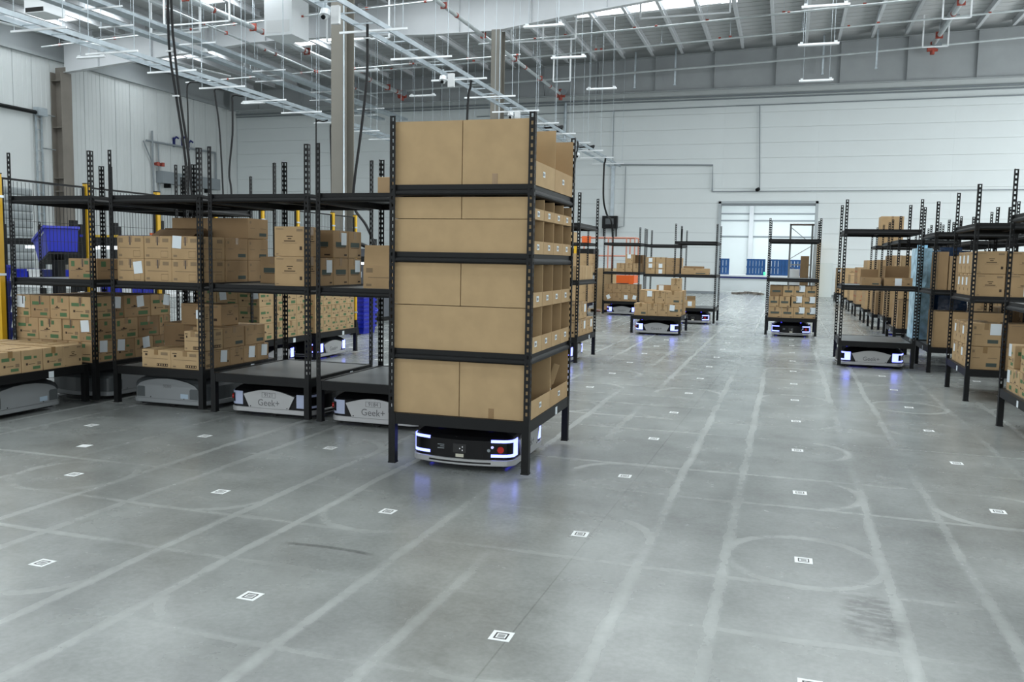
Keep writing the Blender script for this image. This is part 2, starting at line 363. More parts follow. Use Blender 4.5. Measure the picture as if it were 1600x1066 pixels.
# door opening frame and room behind
dm = MB()
for x0, x1 in ((DX0 - .13, DX0), (DX1, DX1 + .13)): dm.box(x0, x1, YF - .06, YF + .3, 0, DZ + .12)
dm.box(DX0 - .13, DX1 + .13, YF - .06, YF + .3, DZ, DZ + .12)
struct(obj('trim_3', dm.mesh('door_frame', mat('door_frame_grey', (.42, .46, .48), .5))))
struct(obj('trim_4', MB().box(DX0, DX1, YF + .0, YF + .3, DZ - .1, DZ).mesh('door_seal', GREYBOX)))
rw = MB(); RX0, RX1, RY, RZ = -7.5, 5.5, 54.5, 6.2
struct(obj('wall_corridor_far', MB().box(RX0, RX1, RY, RY + .2, 0, RZ).mesh('wall', WALLP)))
struct(obj('wall_corridor_left', MB().box(RX0 - .2, RX0, YF + .3, RY, 0, RZ).mesh('wall', WALLP)))
struct(obj('wall_corridor_right', MB().box(RX1, RX1 + .2, YF + .3, RY, 0, RZ).mesh('wall', WALLP)))
cr = struct(obj('ceiling_corridor', MB().box(RX0 - .2, RX1 + .2, YF + .3, RY + .2, RZ, RZ + .1).mesh('ceiling', ROOF)))
obj('skylight', MB().quad((-5, 44, RZ - .01), (3.5, 44, RZ - .01), (3.5, 52, RZ - .01), (-5, 52, RZ - .01)).mesh('skylight', mat('corridor_fill_panel', (.8, .85, .9), .5, emit=(.9, .97, 1.0), estr=5.5)), cr)  # unseen glowing panel, added under the ceiling to brighten the corridor
for i, (xx, w) in enumerate(((-2.55, .28), (2.0, .3))):
    tag(obj('wall_post', MB().box(xx - w / 2, xx + w / 2, RY - .26, RY, 0, RZ).mesh('wall_post', STEELW)), ('white post on the far corridor wall left of the blue pallets', 'white post on the far corridor wall at the right door edge')[i], 'post')
for i, zz in enumerate((3.35, 4.4, 4.85)):
    tag(obj('wall_rail', MB().box(RX0, RX1, RY - .05, RY, zz, zz + .09).mesh('wall_rail', GREYBOX)), ('lowest', 'middle', 'topmost')[i] + ' grey rail on the corridor wall seen through the doorway', 'rail')

# ================================================================== SHELF RACKS
RW, RD, RH = 1.07, 1.28, 2.505           # outer width, depth, height
ZB, ZM, ZT = .372, 1.222, 2.062          # deck heights, standing on the floor
LIFT = .037
def post_mesh(z0, z1):
    def mk():
        m = MB(); t = .003; w = .043; a, b = .014, .029; p = .05; sh = .025
        for ax in (0, 1):
            def bx(u0, u1, za, zb):
                if ax == 0: m.box(u0, u1, 0, t, za, zb)
                else: m.box(0, t, u0, u1, za, zb)
            bx(0 if ax == 0 else t, a, z0, z1); bx(b, w, z0, z1)
            z = z1
            bx(a, b, z - .012, z); z -= .012
            while z - p > z0:
                bx(a, b, z - p, z - sh); z -= p
            if z > z0: bx(a, b, z0, z)
        return m.mesh('post', BLACK)
    return cached(('post', z0, z1), mk)
def beam_mesh(L, kind):
    def mk():
        if kind == 'step': pr = [(-.012, 0), (.012, 0), (.012, -.034), (.024, -.042), (.030, -.052), (.030, -.064), (.024, -.074), (-.012, -.078)]
        elif kind == 'tall': pr = [(-.012, 0), (.012, 0), (.012, -.040), (.026, -.048), (.030, -.058), (.030, -.070), (.024, -.082), (-.012, -.086)]
        else: pr = [(-.018, 0), (.018, 0), (.018, -.082), (-.018, -.082)]
        # profile lies in (-y, z), beam runs along x
        return MB().prism([(-o, z) for o, z in pr], -L / 2, L / 2, axis='x').mesh('beam', BLACK)
    return cached(('beam', round(L, 3), kind), mk)
def rack(x, y, lift, label, decks=(ZM, ZT), rz=0, posts=True, top=RH, group='black boltless shelf racks', sticker=None, kind='step', stk_side=None):
    t = thing('shelf_rack' if posts else 'shelf_platform', label, 'rack' if posts else 'platform', (x, y, lift), rz, group)
    hw, hd = RW / 2, RD / 2; lw = .052
    leg = cached('leg', lambda: MB().box(-.026, .026, -.026, .026, 0, ZB + .004).box(-.029, .029, -.029, .029, 0, .01).mesh('leg', BLACK))
    cs = [(-1, -1, 0), (1, -1, 90), (1, 1, 180), (-1, 1, 270)]
    for sx, sy, a in cs: obj('leg', leg, t, (sx * (hw - .027), sy * (hd - .027), 0))
    if posts:
        pm = post_mesh(ZB, top)
        for sx, sy, a in cs: obj('post', pm, t, (sx * hw, sy * hd, 0), (0, 0, R(a)))
    def ring(z, kind, ins):
        for sy, a in ((-1, 0), (1, 180)): obj('beam', beam_mesh(RW - 2 * ins[0], kind), t, (0, sy * (hd - ins[1]), z), (0, 0, R(a)))
        for sx, a in ((1, 90), (-1, 270)): obj('beam', beam_mesh(RD - 2 * ins[0], kind), t, (sx * (hw - ins[1]), 0, z), (0, 0, R(a)))
    ring(ZB + .004, 'base', (.053, .022))
    dk = cached('deck', lambda: MB().box(-hw + .048, hw - .048, -hd + .048, hd - .048, -.014, 0).mesh('deck_panel', DECK))
    du = cached('deck_u', lambda: MB().box(-.02, .02, -hd + .06, hd - .06, -.05, -.0145).mesh('deck_support', BLACK))
    for zd in (ZB,) + tuple(decks):
        obj('deck_panel', dk, t, (0, 0, zd)); obj('deck_support', du, t, (0, 0, zd))
    for zd in decks: ring(zd + .004, kind, (.005, .0345))
    st = cached('sticker', lambda: MB().box(-.03, .03, -.001, 0, -.03, .03).mesh('sticker', PAPER))
    ss = {'x+': (hw + .0005 - .004, .18, 90), 'x-': (-hw - .0005 + .004, -.1, 270), 'y-': (.1, -hd, 0)}
    for side in (stk_side or ('x+',)):
        a, b, an = ss[side]
        obj('sticker', st, t, (a, b, ZB - .045), (0, 0, R(an)))
    return t

# ================================================================== ROBOTS
def outline(ins=0.0):
    pts = []
    n = 10
    def half(sgn):
        out = []
        for i in range(n + 1):
            x = .30 - .60 * i / n; out.append((x, .5 - .045 * (x / .30) ** 2))
        return out
    def bez(a, c, b, k=6): return [((1 - t) ** 2 * a[0] + 2 * t * (1 - t) * c[0] + t * t * b[0], (1 - t) ** 2 * a[1] + 2 * t * (1 - t) * c[1] + t * t * b[1]) for t in [i / k for i in range(1, k)]]
    q = []
    q += [(.4, 0), (.4, .2), (.4, .295), (.4, .36)] + bez((.4, .36), (.392, .436), (.30, .455)) + half(1) + bez((-.30, .455), (-.392, .436), (-.4, .36)) + [(-.4, .36), (-.4, .295), (-.4, .2)]
    q = q + [(-x, -y) for x, y in q]
    m = len(q); out = []
    for i in range(m):
        a, b = Vector(q[i - 1]), Vector(q[(i + 1) % m]); t = (b - a).normalized(); nn = Vector((t.y, -t.x))
        p = Vector(q[i]) - nn * ins; out.append((p.x, p.y))
    return out
def loft(levels, m, name, smooth=False, capb=True, capt=True):
    mb = MB(); n = None
    for z, ins in levels:
        o = outline(ins); n = len(o); mb.v += [(x, y, z) for x, y in o]
    L = len(levels)
    for i in range(L - 1):
        for j in range(n): mb.f.append((i * n + j, i * n + (j + 1) % n, (i + 1) * n + (j + 1) % n, (i + 1) * n + j)); mb.m.append(0)
    if capt: mb.f.append(tuple(range((L - 1) * n, L * n))); mb.m.append(0)
    if capb: mb.f.append(tuple(range(n))[::-1]); mb.m.append(0)
    return mb.mesh(name, m)
def strip(i0, i1, z0, z1, off, name, m, thick=.006, sub=None):
    # a plate that follows the plan outline between outline indices
    o = outline(-off); o2 = outline(-off + thick); N = len(o); mb = MB()
    idx = [i % N for i in range(i0, i1 + 1)]
    A = [o[i] for i in idx]; B = [o2[i] for i in idx]
    vs = [(x, y, z0) for x, y in A] + [(x, y, z1) for x, y in A] + [(x, y, z1) for x, y in B] + [(x, y, z0) for x, y in B]
    k = len(A); fs = []
    for j in range(k - 1):
        for r in range(4): fs.append((r * k + j, r * k + j + 1, ((r + 1) % 4) * k + j + 1, ((r + 1) % 4) * k + j))
    fs += [(0, k, 2 * k, 3 * k), (k - 1, 4 * k - 1, 3 * k - 1, 2 * k - 1)]
    return mb.add(vs, fs)
def robot(x, y, rz, label, led=LED, old=False, num=None, lift=True, side_text=True, under=True):
    t = thing('transport_robot', label, 'robot', (x, y, 0), rz, 'low shelf-carrying robots')
    body_m = RGREY2 if old else RBLACK
    ch = cached('r_ch', lambda: loft([(.022, .06), (.045, .03)], RMATT, 'chassis')); obj('chassis', ch, t)
    wh = cached('r_wh', lambda: MB().tube([(-.03, 0, .055), (.03, 0, .055)], .054, 16).mesh('wheel', RUBBER))
    for sx in (-1, 1): obj('wheel', wh, t, (sx * .30, 0, 0))
    bp = cached(('r_bp', old), lambda: loft([(.042, .004), (.047, 0), (.084, 0), (.088, .006)], RGREY if old else RSIL, 'bumper'))
    bo = obj('bumper', bp, t)
    if not old:
        g = cached('r_gr', lambda: (lambda s: s.mesh('bumper_groove', RUBBER))(strip(10, 18, .058, .070, .0015, 'g', RUBBER)))
        obj('bumper_groove', g, bo); obj('bumper_groove', g, bo, (0, 0, 0), (0, 0, math.pi))
    bd = cached(('r_bd', old), lambda: loft([(.086, .012), (.225, .012), (.252, .028), (.278, .07), (.300, .135)], body_m, 'body')); obj('body', bd, t)
    obj('lift_plate', cached('r_lp', lambda: MB().tube([(0, 0, .295), (0, 0, .356)], .27, 32).mesh('lift_plate', RMATT)), t, (0, 0, 0 if lift else -.04))
    # side panels
    if old:
        def sp():
            poly = [(-.37, .088), (.37, .088), (.37, .195), (.33, .235), (.25, .265), (.12, .288), (0, .295), (-.12, .288), (-.25, .265), (-.33, .235), (-.37, .195)]
            return MB().prism(poly, .392, .404, axis='x').mesh('side_panel', RGREY)
        def dp(): return MB().prism([(.27, .1), (.365, .1), (.365, .2), (.35, .205), (.285, .205), (.27, .19)], .4035, .4065, axis='x').mesh('dark_window', RGREY2)
    else:
        def sp():
            top = [(.295 * math.cos(a) / math.cos(.0), 0) for a in ()]
            poly = [(-.215, .088), (.215, .088), (.278, .213)] + [(.278 - .556 * i / 10, .213 + .052 * math.sin(math.pi * (i / 10))) for i in range(1, 10)] + [(-.278, .213)]
            return MB().prism(poly, .385, .404, axis='x').mesh('side_panel', RSIL)
    spm = cached(('r_sp', old), sp)
    for a in (0, math.pi):
        p = obj('side_panel', spm, t, (0, 0, 0), (0, 0, a))
        if old:
            d = cached('r_dp', dp); obj('dark_window', d, p); obj('dark_window', d, p, (0, -.635, 0))
            obj('warning_label', cached('r_wl', lambda: MB().box(.404, .4055, .16, .25, .105, .15).mesh('warning_label', mat('pale_blue_label', (.4, .5, .6), .6))), p)
        if num: obj('number', text_mesh(num, .05, INKR), p, (.4046, 0, .215), (R(90), 0, R(90)))
        if num and not old:
            fr = cached('r_nf', lambda: MB().box(.404, .4048, -.075, .075, .236, .239).box(.404, .4048, -.075, .075, .191, .194).box(.404, .4048, -.075, -.072, .191, .239).box(.404, .4048, .072, .075, .191, .239).mesh('number_frame', INKR))
            obj('number_frame', fr, p)
        if side_text and not old: obj('lettering', text_mesh('Geek+', .088, INKR), p, (.4046, 0, .138), (R(90), 0, R(90)))
        for yy in (-.2, .2):
            obj('screw', cached('r_sc', lambda: MB().tube([(.403, 0, 0), (.406, 0, 0)], .006, 8).mesh('screw', RMATT)), p, (0, yy, .1))
    if not old:
        # outline indices: 0..3 side, 4..8 corner, 9..19 end, 20..24 corner, 25..27 side
        def ledm(L):
            m = MB()
            a = strip(2, 4, .108, .236, -.008, 'l', L); m.add(a.v, a.f)
            for z0, z1 in ((.108, .129), (.215, .236)):
                a = strip(4, 10, z0, z1, -.0085, 'l', L); m.add(a.v, a.f)
            return m.mesh('led_bracket', L)
        def ledm2(L):
            s = ledm(L); me = s.copy()
            for v in me.vertices: v.co.x = -v.co.x
            me.flip_normals(); return me
        la = cached(('r_led', led.name), lambda: ledm(led)); lb = cached(('r_led2', led.name), lambda: ledm2(led))
        for a in (0, math.pi): obj('led_bracket', la, t, (0, 0, 0), (0, 0, a)); obj('led_bracket', lb, t, (0, 0, 0), (0, 0, a))
        for a in (0, math.pi):
            fp = obj('end_panel', cached('r_ep', lambda: strip(11, 17, .09, .222, -.0105, 'e', RBLACK).mesh('end_panel', RBLACK)), t, (0, 0, 0), (0, 0, a))
            if a: # controls on the end that faces local -y
                obj('emergency_stop', cached('r_es', lambda: MB().tube([(-.300, .44, .168), (-.307, .454, .168)], .012, 12).tube([(-.306, .452, .168), (-.313, .466, .168)], .024, 16).mesh('emergency_stop', RED)), fp)
                obj('power_button', cached('r_pb', lambda: MB().tube([(-.222, .458, .158), (-.222, .470, .158)], .012, 12).mesh('power_button', GREYBOX)), fp)
                obj('key_lamp', cached('r_kl', lambda: MB().tube([(-.247, .452, .182), (-.247, .464, .182)], .010, 10).mesh('key_lamp', mat('white_key_lamp', (.6, .6, .9), .3, emit=(.5, .5, 1), estr=.8))), fp)
                obj('charge_socket', cached('r_cs', lambda: MB().box(-.055, .045, .478, .4905, .13, .195).mesh('charge_socket', RMATT)), fp)
                obj('socket_pins', cached('r_cp', lambda: MB().box(-.03, -.024, .489, .4925, .17, .18).box(-.03, -.024, .489, .4925, .145, .155).box(-.01, -.004, .489, .4925, .158, .166).mesh('socket_pins', CHROME)), fp)
                obj('warning_label', cached('r_w2', lambda: MB().box(-.036, .026, .487, .4895, .098, .122).mesh('warning_label', mat('yellowish_label', (.6, .58, .48), .6))), fp)
                obj('type_plate', cached('r_tp', lambda: MB().box(.10, .17, .4815, .4825, .15, .156).box(.10, .15, .4815, .4825, .165, .17).box(.11, .17, .4815, .4825, .178, .183).mesh('type_plate', GREYBOX)), fp)
                obj('lettering', text_mesh('Geek+', .026, GREYBOX), fp, (0, .4775, .236), (R(75), 0, math.pi))
    if led is LED:
        ug2 = cached('r_ug2', lambda: MB().box(-.008, .008, -.3, .3, .036, .041).mesh('underglow_strip', LEDV))
        for sx in (-1, 1): obj('underglow_strip', ug2, t, (sx * .30, 0, -.014))
        vl = cached('r_vl', lambda: MB().box(-.015, .015, -.006, .006, 0, .008).mesh('sensor_lamp', LEDV))
        for sx in (-1, 1): obj('sensor_lamp', vl, t, (sx * .2, -.345, .302))
    return t

# ================================================================== CARTONS
# cartons and floor markers that the photograph shows nothing of (buried in their stacks or under racks), by checksum of their label
BURIED = {1046552, 23760749, 48586553, 54526363, 56639924, 56928884, 79096916, 82751115, 85074816, 88994041, 99534203, 106048462, 127835721, 139714312,
          143384014, 150763956, 160881797, 184602884, 196851730, 226584007, 233401556, 240183493, 264736731, 272866588, 301988809, 345852627, 350940841, 360729496,
          383292705, 387335705, 397354113, 406856621, 424613548, 432166273, 438244319, 440712403, 444194793, 455681751, 456450563, 478102812, 482360111, 486060912,
          491037220, 494453998, 500696635, 519292964, 530313905, 539299047, 548398795, 552256414, 559483517, 583384814, 584602794, 605205972, 619646312, 646819476,
          653397476, 669635487, 673939100, 699404858, 709594640, 717317180, 721198266, 724255050, 752205610, 758494133, 766448209, 780242847, 801528013, 818096183,
          823748337, 831831738, 848673782, 880786173, 893031248, 905882649, 920122145, 926275405, 932682263, 935940420, 955882101, 956797273, 1010015226, 1015310088,
          1020603286, 1035632360, 1049862433, 1056173408, 1061090506, 1080347227, 1090729263, 1105183904, 1105990074, 1106212032, 1109551417, 1118865267, 1128653601, 1139849680,
          1151552616, 1165788542, 1193690134, 1219363400, 1231751017, 1231869976, 1312973675, 1318274539, 1322820872, 1349374012, 1367213143, 1385088244, 1390107010, 1392203492,
          1420168435, 1434078981, 1448582356, 1450760671, 1459249831, 1465478400, 1466286259, 1473982955, 1488313205, 1489308972, 1500123747, 1529926411, 1535836897, 1553716789,
          1569315695, 1575589678, 1583980397, 1599304764, 1606719730, 1607422424, 1618623482, 1620025528, 1621394310, 1627149012, 1651569955, 1652436181, 1657501220, 1662079238,
          1694521831, 1706593530, 1739540109, 1755706579, 1790421890, 1791623537, 1833603723, 1855659913, 1874522539, 1876299277, 1891277078, 1897228971, 1900922691, 1940678326,
          1942001936, 1957913550, 1969719928, 1979382318, 1994167916, 1999329552, 2030397841, 2041453543, 2060988367, 2074013248, 2092045467, 2105457795, 2128470329, 2134046864,
          2142998440, 2170693466, 2174296489, 2177279337, 2226669948, 2236823850, 2247331742, 2267040066, 2276881699, 2276914193, 2286444609, 2301458450, 2303153472, 2312243226,
          2333453641, 2334615527, 2378875282, 2380303815, 2387056225, 2387619088, 2400553373, 2401731847, 2429321754, 2430681071, 2457238875, 2482591904, 2484426093, 2500468718,
          2519777664, 2552070870, 2561597025, 2603987891, 2623581490, 2630002451, 2634239999, 2636482258, 2688879147, 2690088948, 2720820793, 2741732225, 2780093906, 2787768174,
          2788336032, 2809371898, 2820061158, 2823472464, 2825687879, 2851071936, 2857233510, 2881050696, 2906004938, 2916941251, 2924271881, 2947719275, 2951583326, 2957725942,
          2958982288, 2981781739, 2988653946, 3019907323, 3059448699, 3069093234, 3084058294, 3090631775, 3123460007, 3124192629, 3127104883, 3135183048, 3176727306, 3181216688,
          3235985391, 3276604858, 3308490016, 3320863955, 3331181226, 3335913756, 3345527370, 3358240847, 3366134278, 3388131493, 3429202237, 3434644459, 3439734973, 3462144330,
          3486836364, 3501069558, 3507529632, 3516657641, 3533707941, 3545374553, 3569911032, 3572672443, 3573356684, 3581166414, 3619709595, 3638169960, 3651009744, 3653591686,
          3670054401, 3682477399, 3710487176, 3745686147, 3800259559, 3807576200, 3813363697, 3833177276, 3840424559, 3845474556, 3869574680, 3883456846, 3904124094, 3927392446,
          3929473628, 3935007346, 3935934637, 3960001645, 3963486025, 3972375975, 3977665465, 4043361444, 4137543023, 4172027522, 4173237893, 4177440114, 4188474599, 4218310227,
          4221267238, 4258674195, 4273135914, 4274790740, 4278579407}
def buried(label): return zlib.crc32(label.encode()) in BURIED
def carton_body(w, d, h, ci):
    def mk():
        m = MB().box(-w / 2, w / 2, -d / 2, d / 2, 0, h)
        me = m.mesh('carton', CARD[ci]); bm = bmesh.new(); bm.from_mesh(me)
        bmesh.ops.bevel(bm, geom=bm.edges[:] , offset=.005, segments=1, affect='EDGES'); bm.to_mesh(me); bm.free(); return me
    return cached(('cb', round(w, 3), round(d, 3), round(h, 3), ci), mk)
STY = {  # rectangles per side face, as fractions (u0,u1,v0,v1,material index)
 'green': [(.52, .88, .10, .27, 0), (.10, .22, .62, .88, 0), (.56, .70, .72, .90, 0), (.26, .50, .46, .50, 2), (.08, .40, .40, .43, 1), (.34, .42, .50, .56, 2), (.60, .9, .38, .41, 2), (.3, .36, .12, .2, 1)],
 'green2': [(.10, .45, .58, .73, 0), (.55, .70, .60, .70, 0), (.18, .27, .32, .42, 2), (.30, .62, .35, .37, 2), (.5, .86, .12, .25, 0), (.72, .9, .3, .44, 1)],
 'text': [(.07, .23, .70, .90, 1), (.68, .90, .74, .90, 1), (.12, .88, .47, .50, 1), (.07, .2, .1, .2, 1), (.62, .625, .08, .36, 2), (.87, .875, .08, .36, 2), (.62, .875, .08, .09, 2), (.62, .875, .35, .36, 2)],
 'text2': [(.06, .3, .9, .93, 1), (.72, .92, .84, .92, 1), (.40, .60, .66, .685, 2), (.44, .56, .58, .61, 2), (.32, .68, .50, .53, 2), (.26, .74, .44, .455, 1), (.82, .90, .22, .34, 2), (.06, .14, .06, .09, 1)],
 'bar': [(.16, .84, .40, .58, 3), (.72, .9, .08, .14, 2), (.2, .8, .36, .38, 2)],
 'bar2': [(.55, .90, .14, .30, 3), (.08, .16, .74, .86, 1), (.60, .9, .50, .53, 1), (.1, .34, .5, .53, 1)],
 'vfe': [(.42, .46, .5, .58, 2), (.49, .52, .5, .58, 2), (.55, .58, .5, .58, 2), (.8, .92, .12, .18, 1)],
 'red': [(.3, .7, .55, .7, 4), (.2, .4, .3, .34, 4), (.72, .86, .12, .22, 4)],
 'window': [(.06, .22, .84, .88, 2), (.52, .90, .10, .13, 2), (.52, .90, .22, .25, 2), (.52, .54, .10, .25, 2), (.88, .90, .10, .25, 2), (.56, .6, .12, .24, 2), (.64, .68, .12, .24, 2), (.72, .76, .12, .24, 2), (.80, .84, .12, .24, 2), (.1, .9, .50, .53, 1), (.12, .2, .66, .78, 2), (.08, .18, .1, .18, 1), (.66, .9, .72, .88, 1)],
 'plain': []}
def print_mesh(w, d, h, st, side):
    def mk():
        m = MB(); e = .0012
        for s in side:
            L = w if s in 'fb' else d
            for u0, u1, v0, v1, mi in STY[st]:
                a, b = (u0 - .5) * L, (u1 - .5) * L; z0, z1 = v0 * h, v1 * h
                if s == 'f': q = [(a, -d / 2 - e, z0), (b, -d / 2 - e, z0), (b, -d / 2 - e, z1), (a, -d / 2 - e, z1)]
                if s == 'b': q = [(-a, d / 2 + e, z0), (-b, d / 2 + e, z0), (-b, d / 2 + e, z1), (-a, d / 2 + e, z1)]
                if s == 'r': q = [(w / 2 + e, a, z0), (w / 2 + e, b, z0), (w / 2 + e, b, z1), (w / 2 + e, a, z1)]
                if s == 'l': q = [(-w / 2 - e, -a, z0), (-w / 2 - e, -b, z0), (-w / 2 - e, -b, z1), (-w / 2 - e, -a, z1)]
                m.quad(*q, mi)
        return m.mesh('printed_marks', [GREEN, GREY, DARK, TEAL, REDINK])
    return cached(('pm', round(w, 3), round(d, 3), round(h, 3), st, side), mk)
def tape_mesh(w, d, h, along, dark):
    def mk():
        m = MB(); e = .0016; t = .024
        if along == 'y':
            m.box(-t, t, -d / 2 - e, d / 2 + e, h, h + e)
            for s in (-1, 1): m.box(-t, t, min(s * d / 2, s * (d / 2 + e)), max(s * d / 2, s * (d / 2 + e)), h * .72, h)
            if dark:
                for s in (-1, 1): m.box(-.006, .006, min(s * d / 2, s * (d / 2 + 2 * e)), max(s * d / 2, s * (d / 2 + 2 * e)), h * .60, h * .97, 1)
        else:
            m.box(-w / 2 - e, w / 2 + e, -t, t, h, h + e)
            for s in (-1, 1): m.box(min(s * w / 2, s * (w / 2 + e)), max(s * w / 2, s * (w / 2 + e)), -t, t, h * .72, h)
        return m.mesh('packing_tape', [TAPE, BTAPE])
    return cached(('tp', round(w, 3), round(d, 3), round(h, 3), along, dark), mk)
LBL = lambda: cached('lbl', lambda: MB().box(-.052, .052, -.0012, 0, -.06, .06).mesh('shipping_label', PAPER))
def slabel(o, w, d, h, side, u=.2, v=.72, rot=0.0, sc=1.0):
    # a paper label stuck to one side of a carton
    L = w if side in 'fb' else d; a = (u - .5) * L; zz = h * v
    loc, rz = {'f': ((a, -d / 2 - .001, zz), 0), 'b': ((-a, d / 2 + .001, zz), 180), 'r': ((w / 2 + .001, a, zz), 90), 'l': ((-w / 2 - .001, -a, zz), 270)}[side]
    p = obj('shipping_label', LBL(), o, loc); p.rotation_mode = 'YXZ'
    p.matrix_basis = Matrix.Translation(loc) @ Matrix.Rotation(R(rz), 4, 'Z') @ Matrix.Rotation(R(rot), 4, 'Y') @ Matrix.Scale(sc, 4)
def carton(x0, x1, y0, y1, z, h, label, st='text', ci=None, group=None, sides='fr', tape='y', dark=False, lab=None, rz=0, gap=.004):
    w, d = round(x1 - x0 - gap, 3), round(y1 - y0 - gap, 3); h = round(h - .001, 3)
    if ci is None: ci = rnd.choice([0, 1, 1, 2, 3])
    if buried(label): return None
    o = obj('carton', carton_body(w, d, h, ci), None, ((x0 + x1) / 2, (y0 + y1) / 2, z), (0, 0, R(rz)))
    tag(o, label, 'box', group)
    if STY[st]: obj('printed_marks', print_mesh(w, d, h, st, sides), o)
    if tape: obj('packing_tape', tape_mesh(w, d, h, tape, dark), o)
    if lab: slabel(o, w, d, h, *lab)
    return o
def open_carton(x0, x1, y0, y1, z, h, label, st='text', ci=1, flaps='fblr', group=None, sides='fr', lean=25, lab=None):
    w, d = x1 - x0 - .004, y1 - y0 - .004; t = .005
    def mk():
        m = MB(); m.box(-w / 2, w / 2, -d / 2, d / 2, 0, t)
        m.box(-w / 2, w / 2, -d / 2, -d / 2 + t, t, h); m.box(-w / 2, w / 2, d / 2 - t, d / 2, t, h)
        m.box(-w / 2, -w / 2 + t, -d / 2 + t, d / 2 - t, t, h); m.box(w / 2 - t, w / 2, -d / 2 + t, d / 2 - t, t, h)
        return m.mesh('open_carton', CARD[ci])
    o = obj('open_carton', cached(('oc', round(w, 3), round(d, 3), round(h, 3), ci), mk), None, ((x0 + x1) / 2, (y0 + y1) / 2, z)); tag(o, label, 'box', group)
    if STY[st]: obj('printed_marks', print_mesh(w, d, h, st, sides), o)
    fl_ = min(w, d) * .45
    for s in flaps:
        L = w if s in 'fb' else d
        fm = MB().box(-L / 2 + .006, L / 2 - .006, -.002, .002, 0, fl_).mesh('flap', CARD[ci])
        loc, rz = {'f': ((0, -d / 2 + .002, h), 0), 'b': ((0, d / 2 - .002, h), 180), 'r': ((w / 2 - .002, 0, h), 90), 'l': ((-w / 2 + .002, 0, h), 270)}[s]
        p = obj('flap', fm, o, loc); p.rotation_euler = (R(lean + rnd.uniform(-8, 8)), 0, R(rz))
    if lab: slabel(o, w, d, h, *lab)
    return o
LAY = ['bottom layer', 'second layer', 'third layer', 'fourth layer', 'fifth layer', 'sixth layer']
def stack(where, x0, x1, nx, y0, y1, ny, z0, hs, st='text', desc='brown carton', group=None, sides='fr', skip=(), labp=.25, lside=None, dark=False, ci=None, hollow=True, jig=.006):
    """a block of cartons; hs = layer heights; skip = set of (i,j,k) left empty"""
    z = z0
    sts = st if isinstance(st, (list, tuple)) else [st]
    for k, h in enumerate(hs):
        for i in range(nx):
            for j in range(ny):
                if (i, j, k) in skip: continue
                if hollow and 0 < i < nx - 1 and 0 < j < ny - 1 and k < len(hs) - 1 and (i, j, k + 1) not in skip: continue
                dx, dy = (x1 - x0) / nx, (y1 - y0) / ny
                ax = '' if nx == 1 else ('left ' if i == 0 else 'right ' if i == nx - 1 else (ORD[i] + '-from-left '))
                ay = '' if ny == 1 else ('front row' if j == 0 else 'back row' if j == ny - 1 else ORD[j] + ' row')
                ayx = (ax + ('in ' + ay if ay else '')).strip()
                lay = LAY[k] if len(hs) > 1 else ''
                lb = f'{desc} on {where}' + (f', {lay}' if lay else '') + (f', {ayx}' if ayx else '')
                lab = None
                if rnd.random() < labp:
                    s = lside or sides[0] if not lside else rnd.choice(lside)
                    lab = (s, rnd.choice([.2, .3, .7, .78]), rnd.choice([.62, .75]), rnd.uniform(-8, 8))
                jx, jy = rnd.uniform(-jig, jig) / 3, rnd.uniform(-jig, jig) / 3
                carton(x0 + i * dx + jx, x0 + (i + 1) * dx + jx, y0 + j * dy + jy, y0 + (j + 1) * dy + jy, z, h, lb, rnd.choice(sts), ci, group, sides, rnd.choice(['y', 'x']) if not dark else 'y', dark, lab)
        z += h

# ================================================================== THE FRONT RACK AND ITS PICKING BINS
MX, MY, MRZ = -2.365, 1.65, R(1.2)
main = rack(MX, MY, LIFT, 'tall black rack filled with brown picking bins carried by the front robot', decks=(.845, 1.545, 2.02), rz=MRZ, kind='step', stk_side=('x+',))
robot(MX - .02, MY - .04, R(1.0), 'black robot with blue-white lights under the front rack of picking bins')
def bin_mesh(L, w, h, lip, ci):
    def mk():
        m = MB(); t = .004
        m.box(-L / 2, L / 2, -w / 2, w / 2, 0, t); m.box(-L / 2, -L / 2 + t, -w / 2, w / 2, t, h)
        for s in (-1, 1): m.box(-L / 2 + t, L / 2, min(s * w / 2, s * (w / 2 - t)), max(s * w / 2, s * (w / 2 - t)), t, h)
        return m.mesh('picking_bin', CARD[ci])
    return cached(('bin', L, w, h, ci), mk)
def bin_thing(lx, ly, z, L, w, h, lip, flip, label, ci=3):
    M = Matrix.Rotation(MRZ, 3, 'Z'); p = M @ Vector((lx, ly, 0))
    o = obj('picking_bin', bin_mesh(L, w, h, lip, ci), None, (MX + p.x, MY + p.y, z), (0, 0, MRZ + (math.pi if flip else 0)))
    tag(o, label, 'bin', 'cardboard picking bins on the front rack')
    lp = obj('front_lip', cached(('lip', w, lip, ci), lambda: MB().box(0, .004, -w / 2, w / 2, 0, lip).mesh('front_lip', CARD[ci])), o, (L / 2 - .0035, 0, .0))
    nt = cached('bin_label', lambda: MB().box(0, .0012, -.03, .03, -.02, .02).box(.001, .0022, -.021, -.008, -.011, .011, 1).box(.001, .0022, .006, .017, -.008, .007, 1).mesh('bin_label', [PAPER, DARK]))
    obj('bin_label', nt, lp, (.0042, w * rnd.uniform(-.06, .06), lip * .55))
    if ci == 3 and h > .35 and ly < 0 and not flip:
        obj('packing_tape', cached('bin_tape', lambda: MB().box(-.02, .02, -.0015, 0, 0, .075).mesh('packing_tape', TAPE)), o, (-.02, (w / 2 + .0) * (1 if flip else -1), .0), (0, 0, math.pi if flip else 0))
    return o
IW, ID = RW - .02, RD - .075
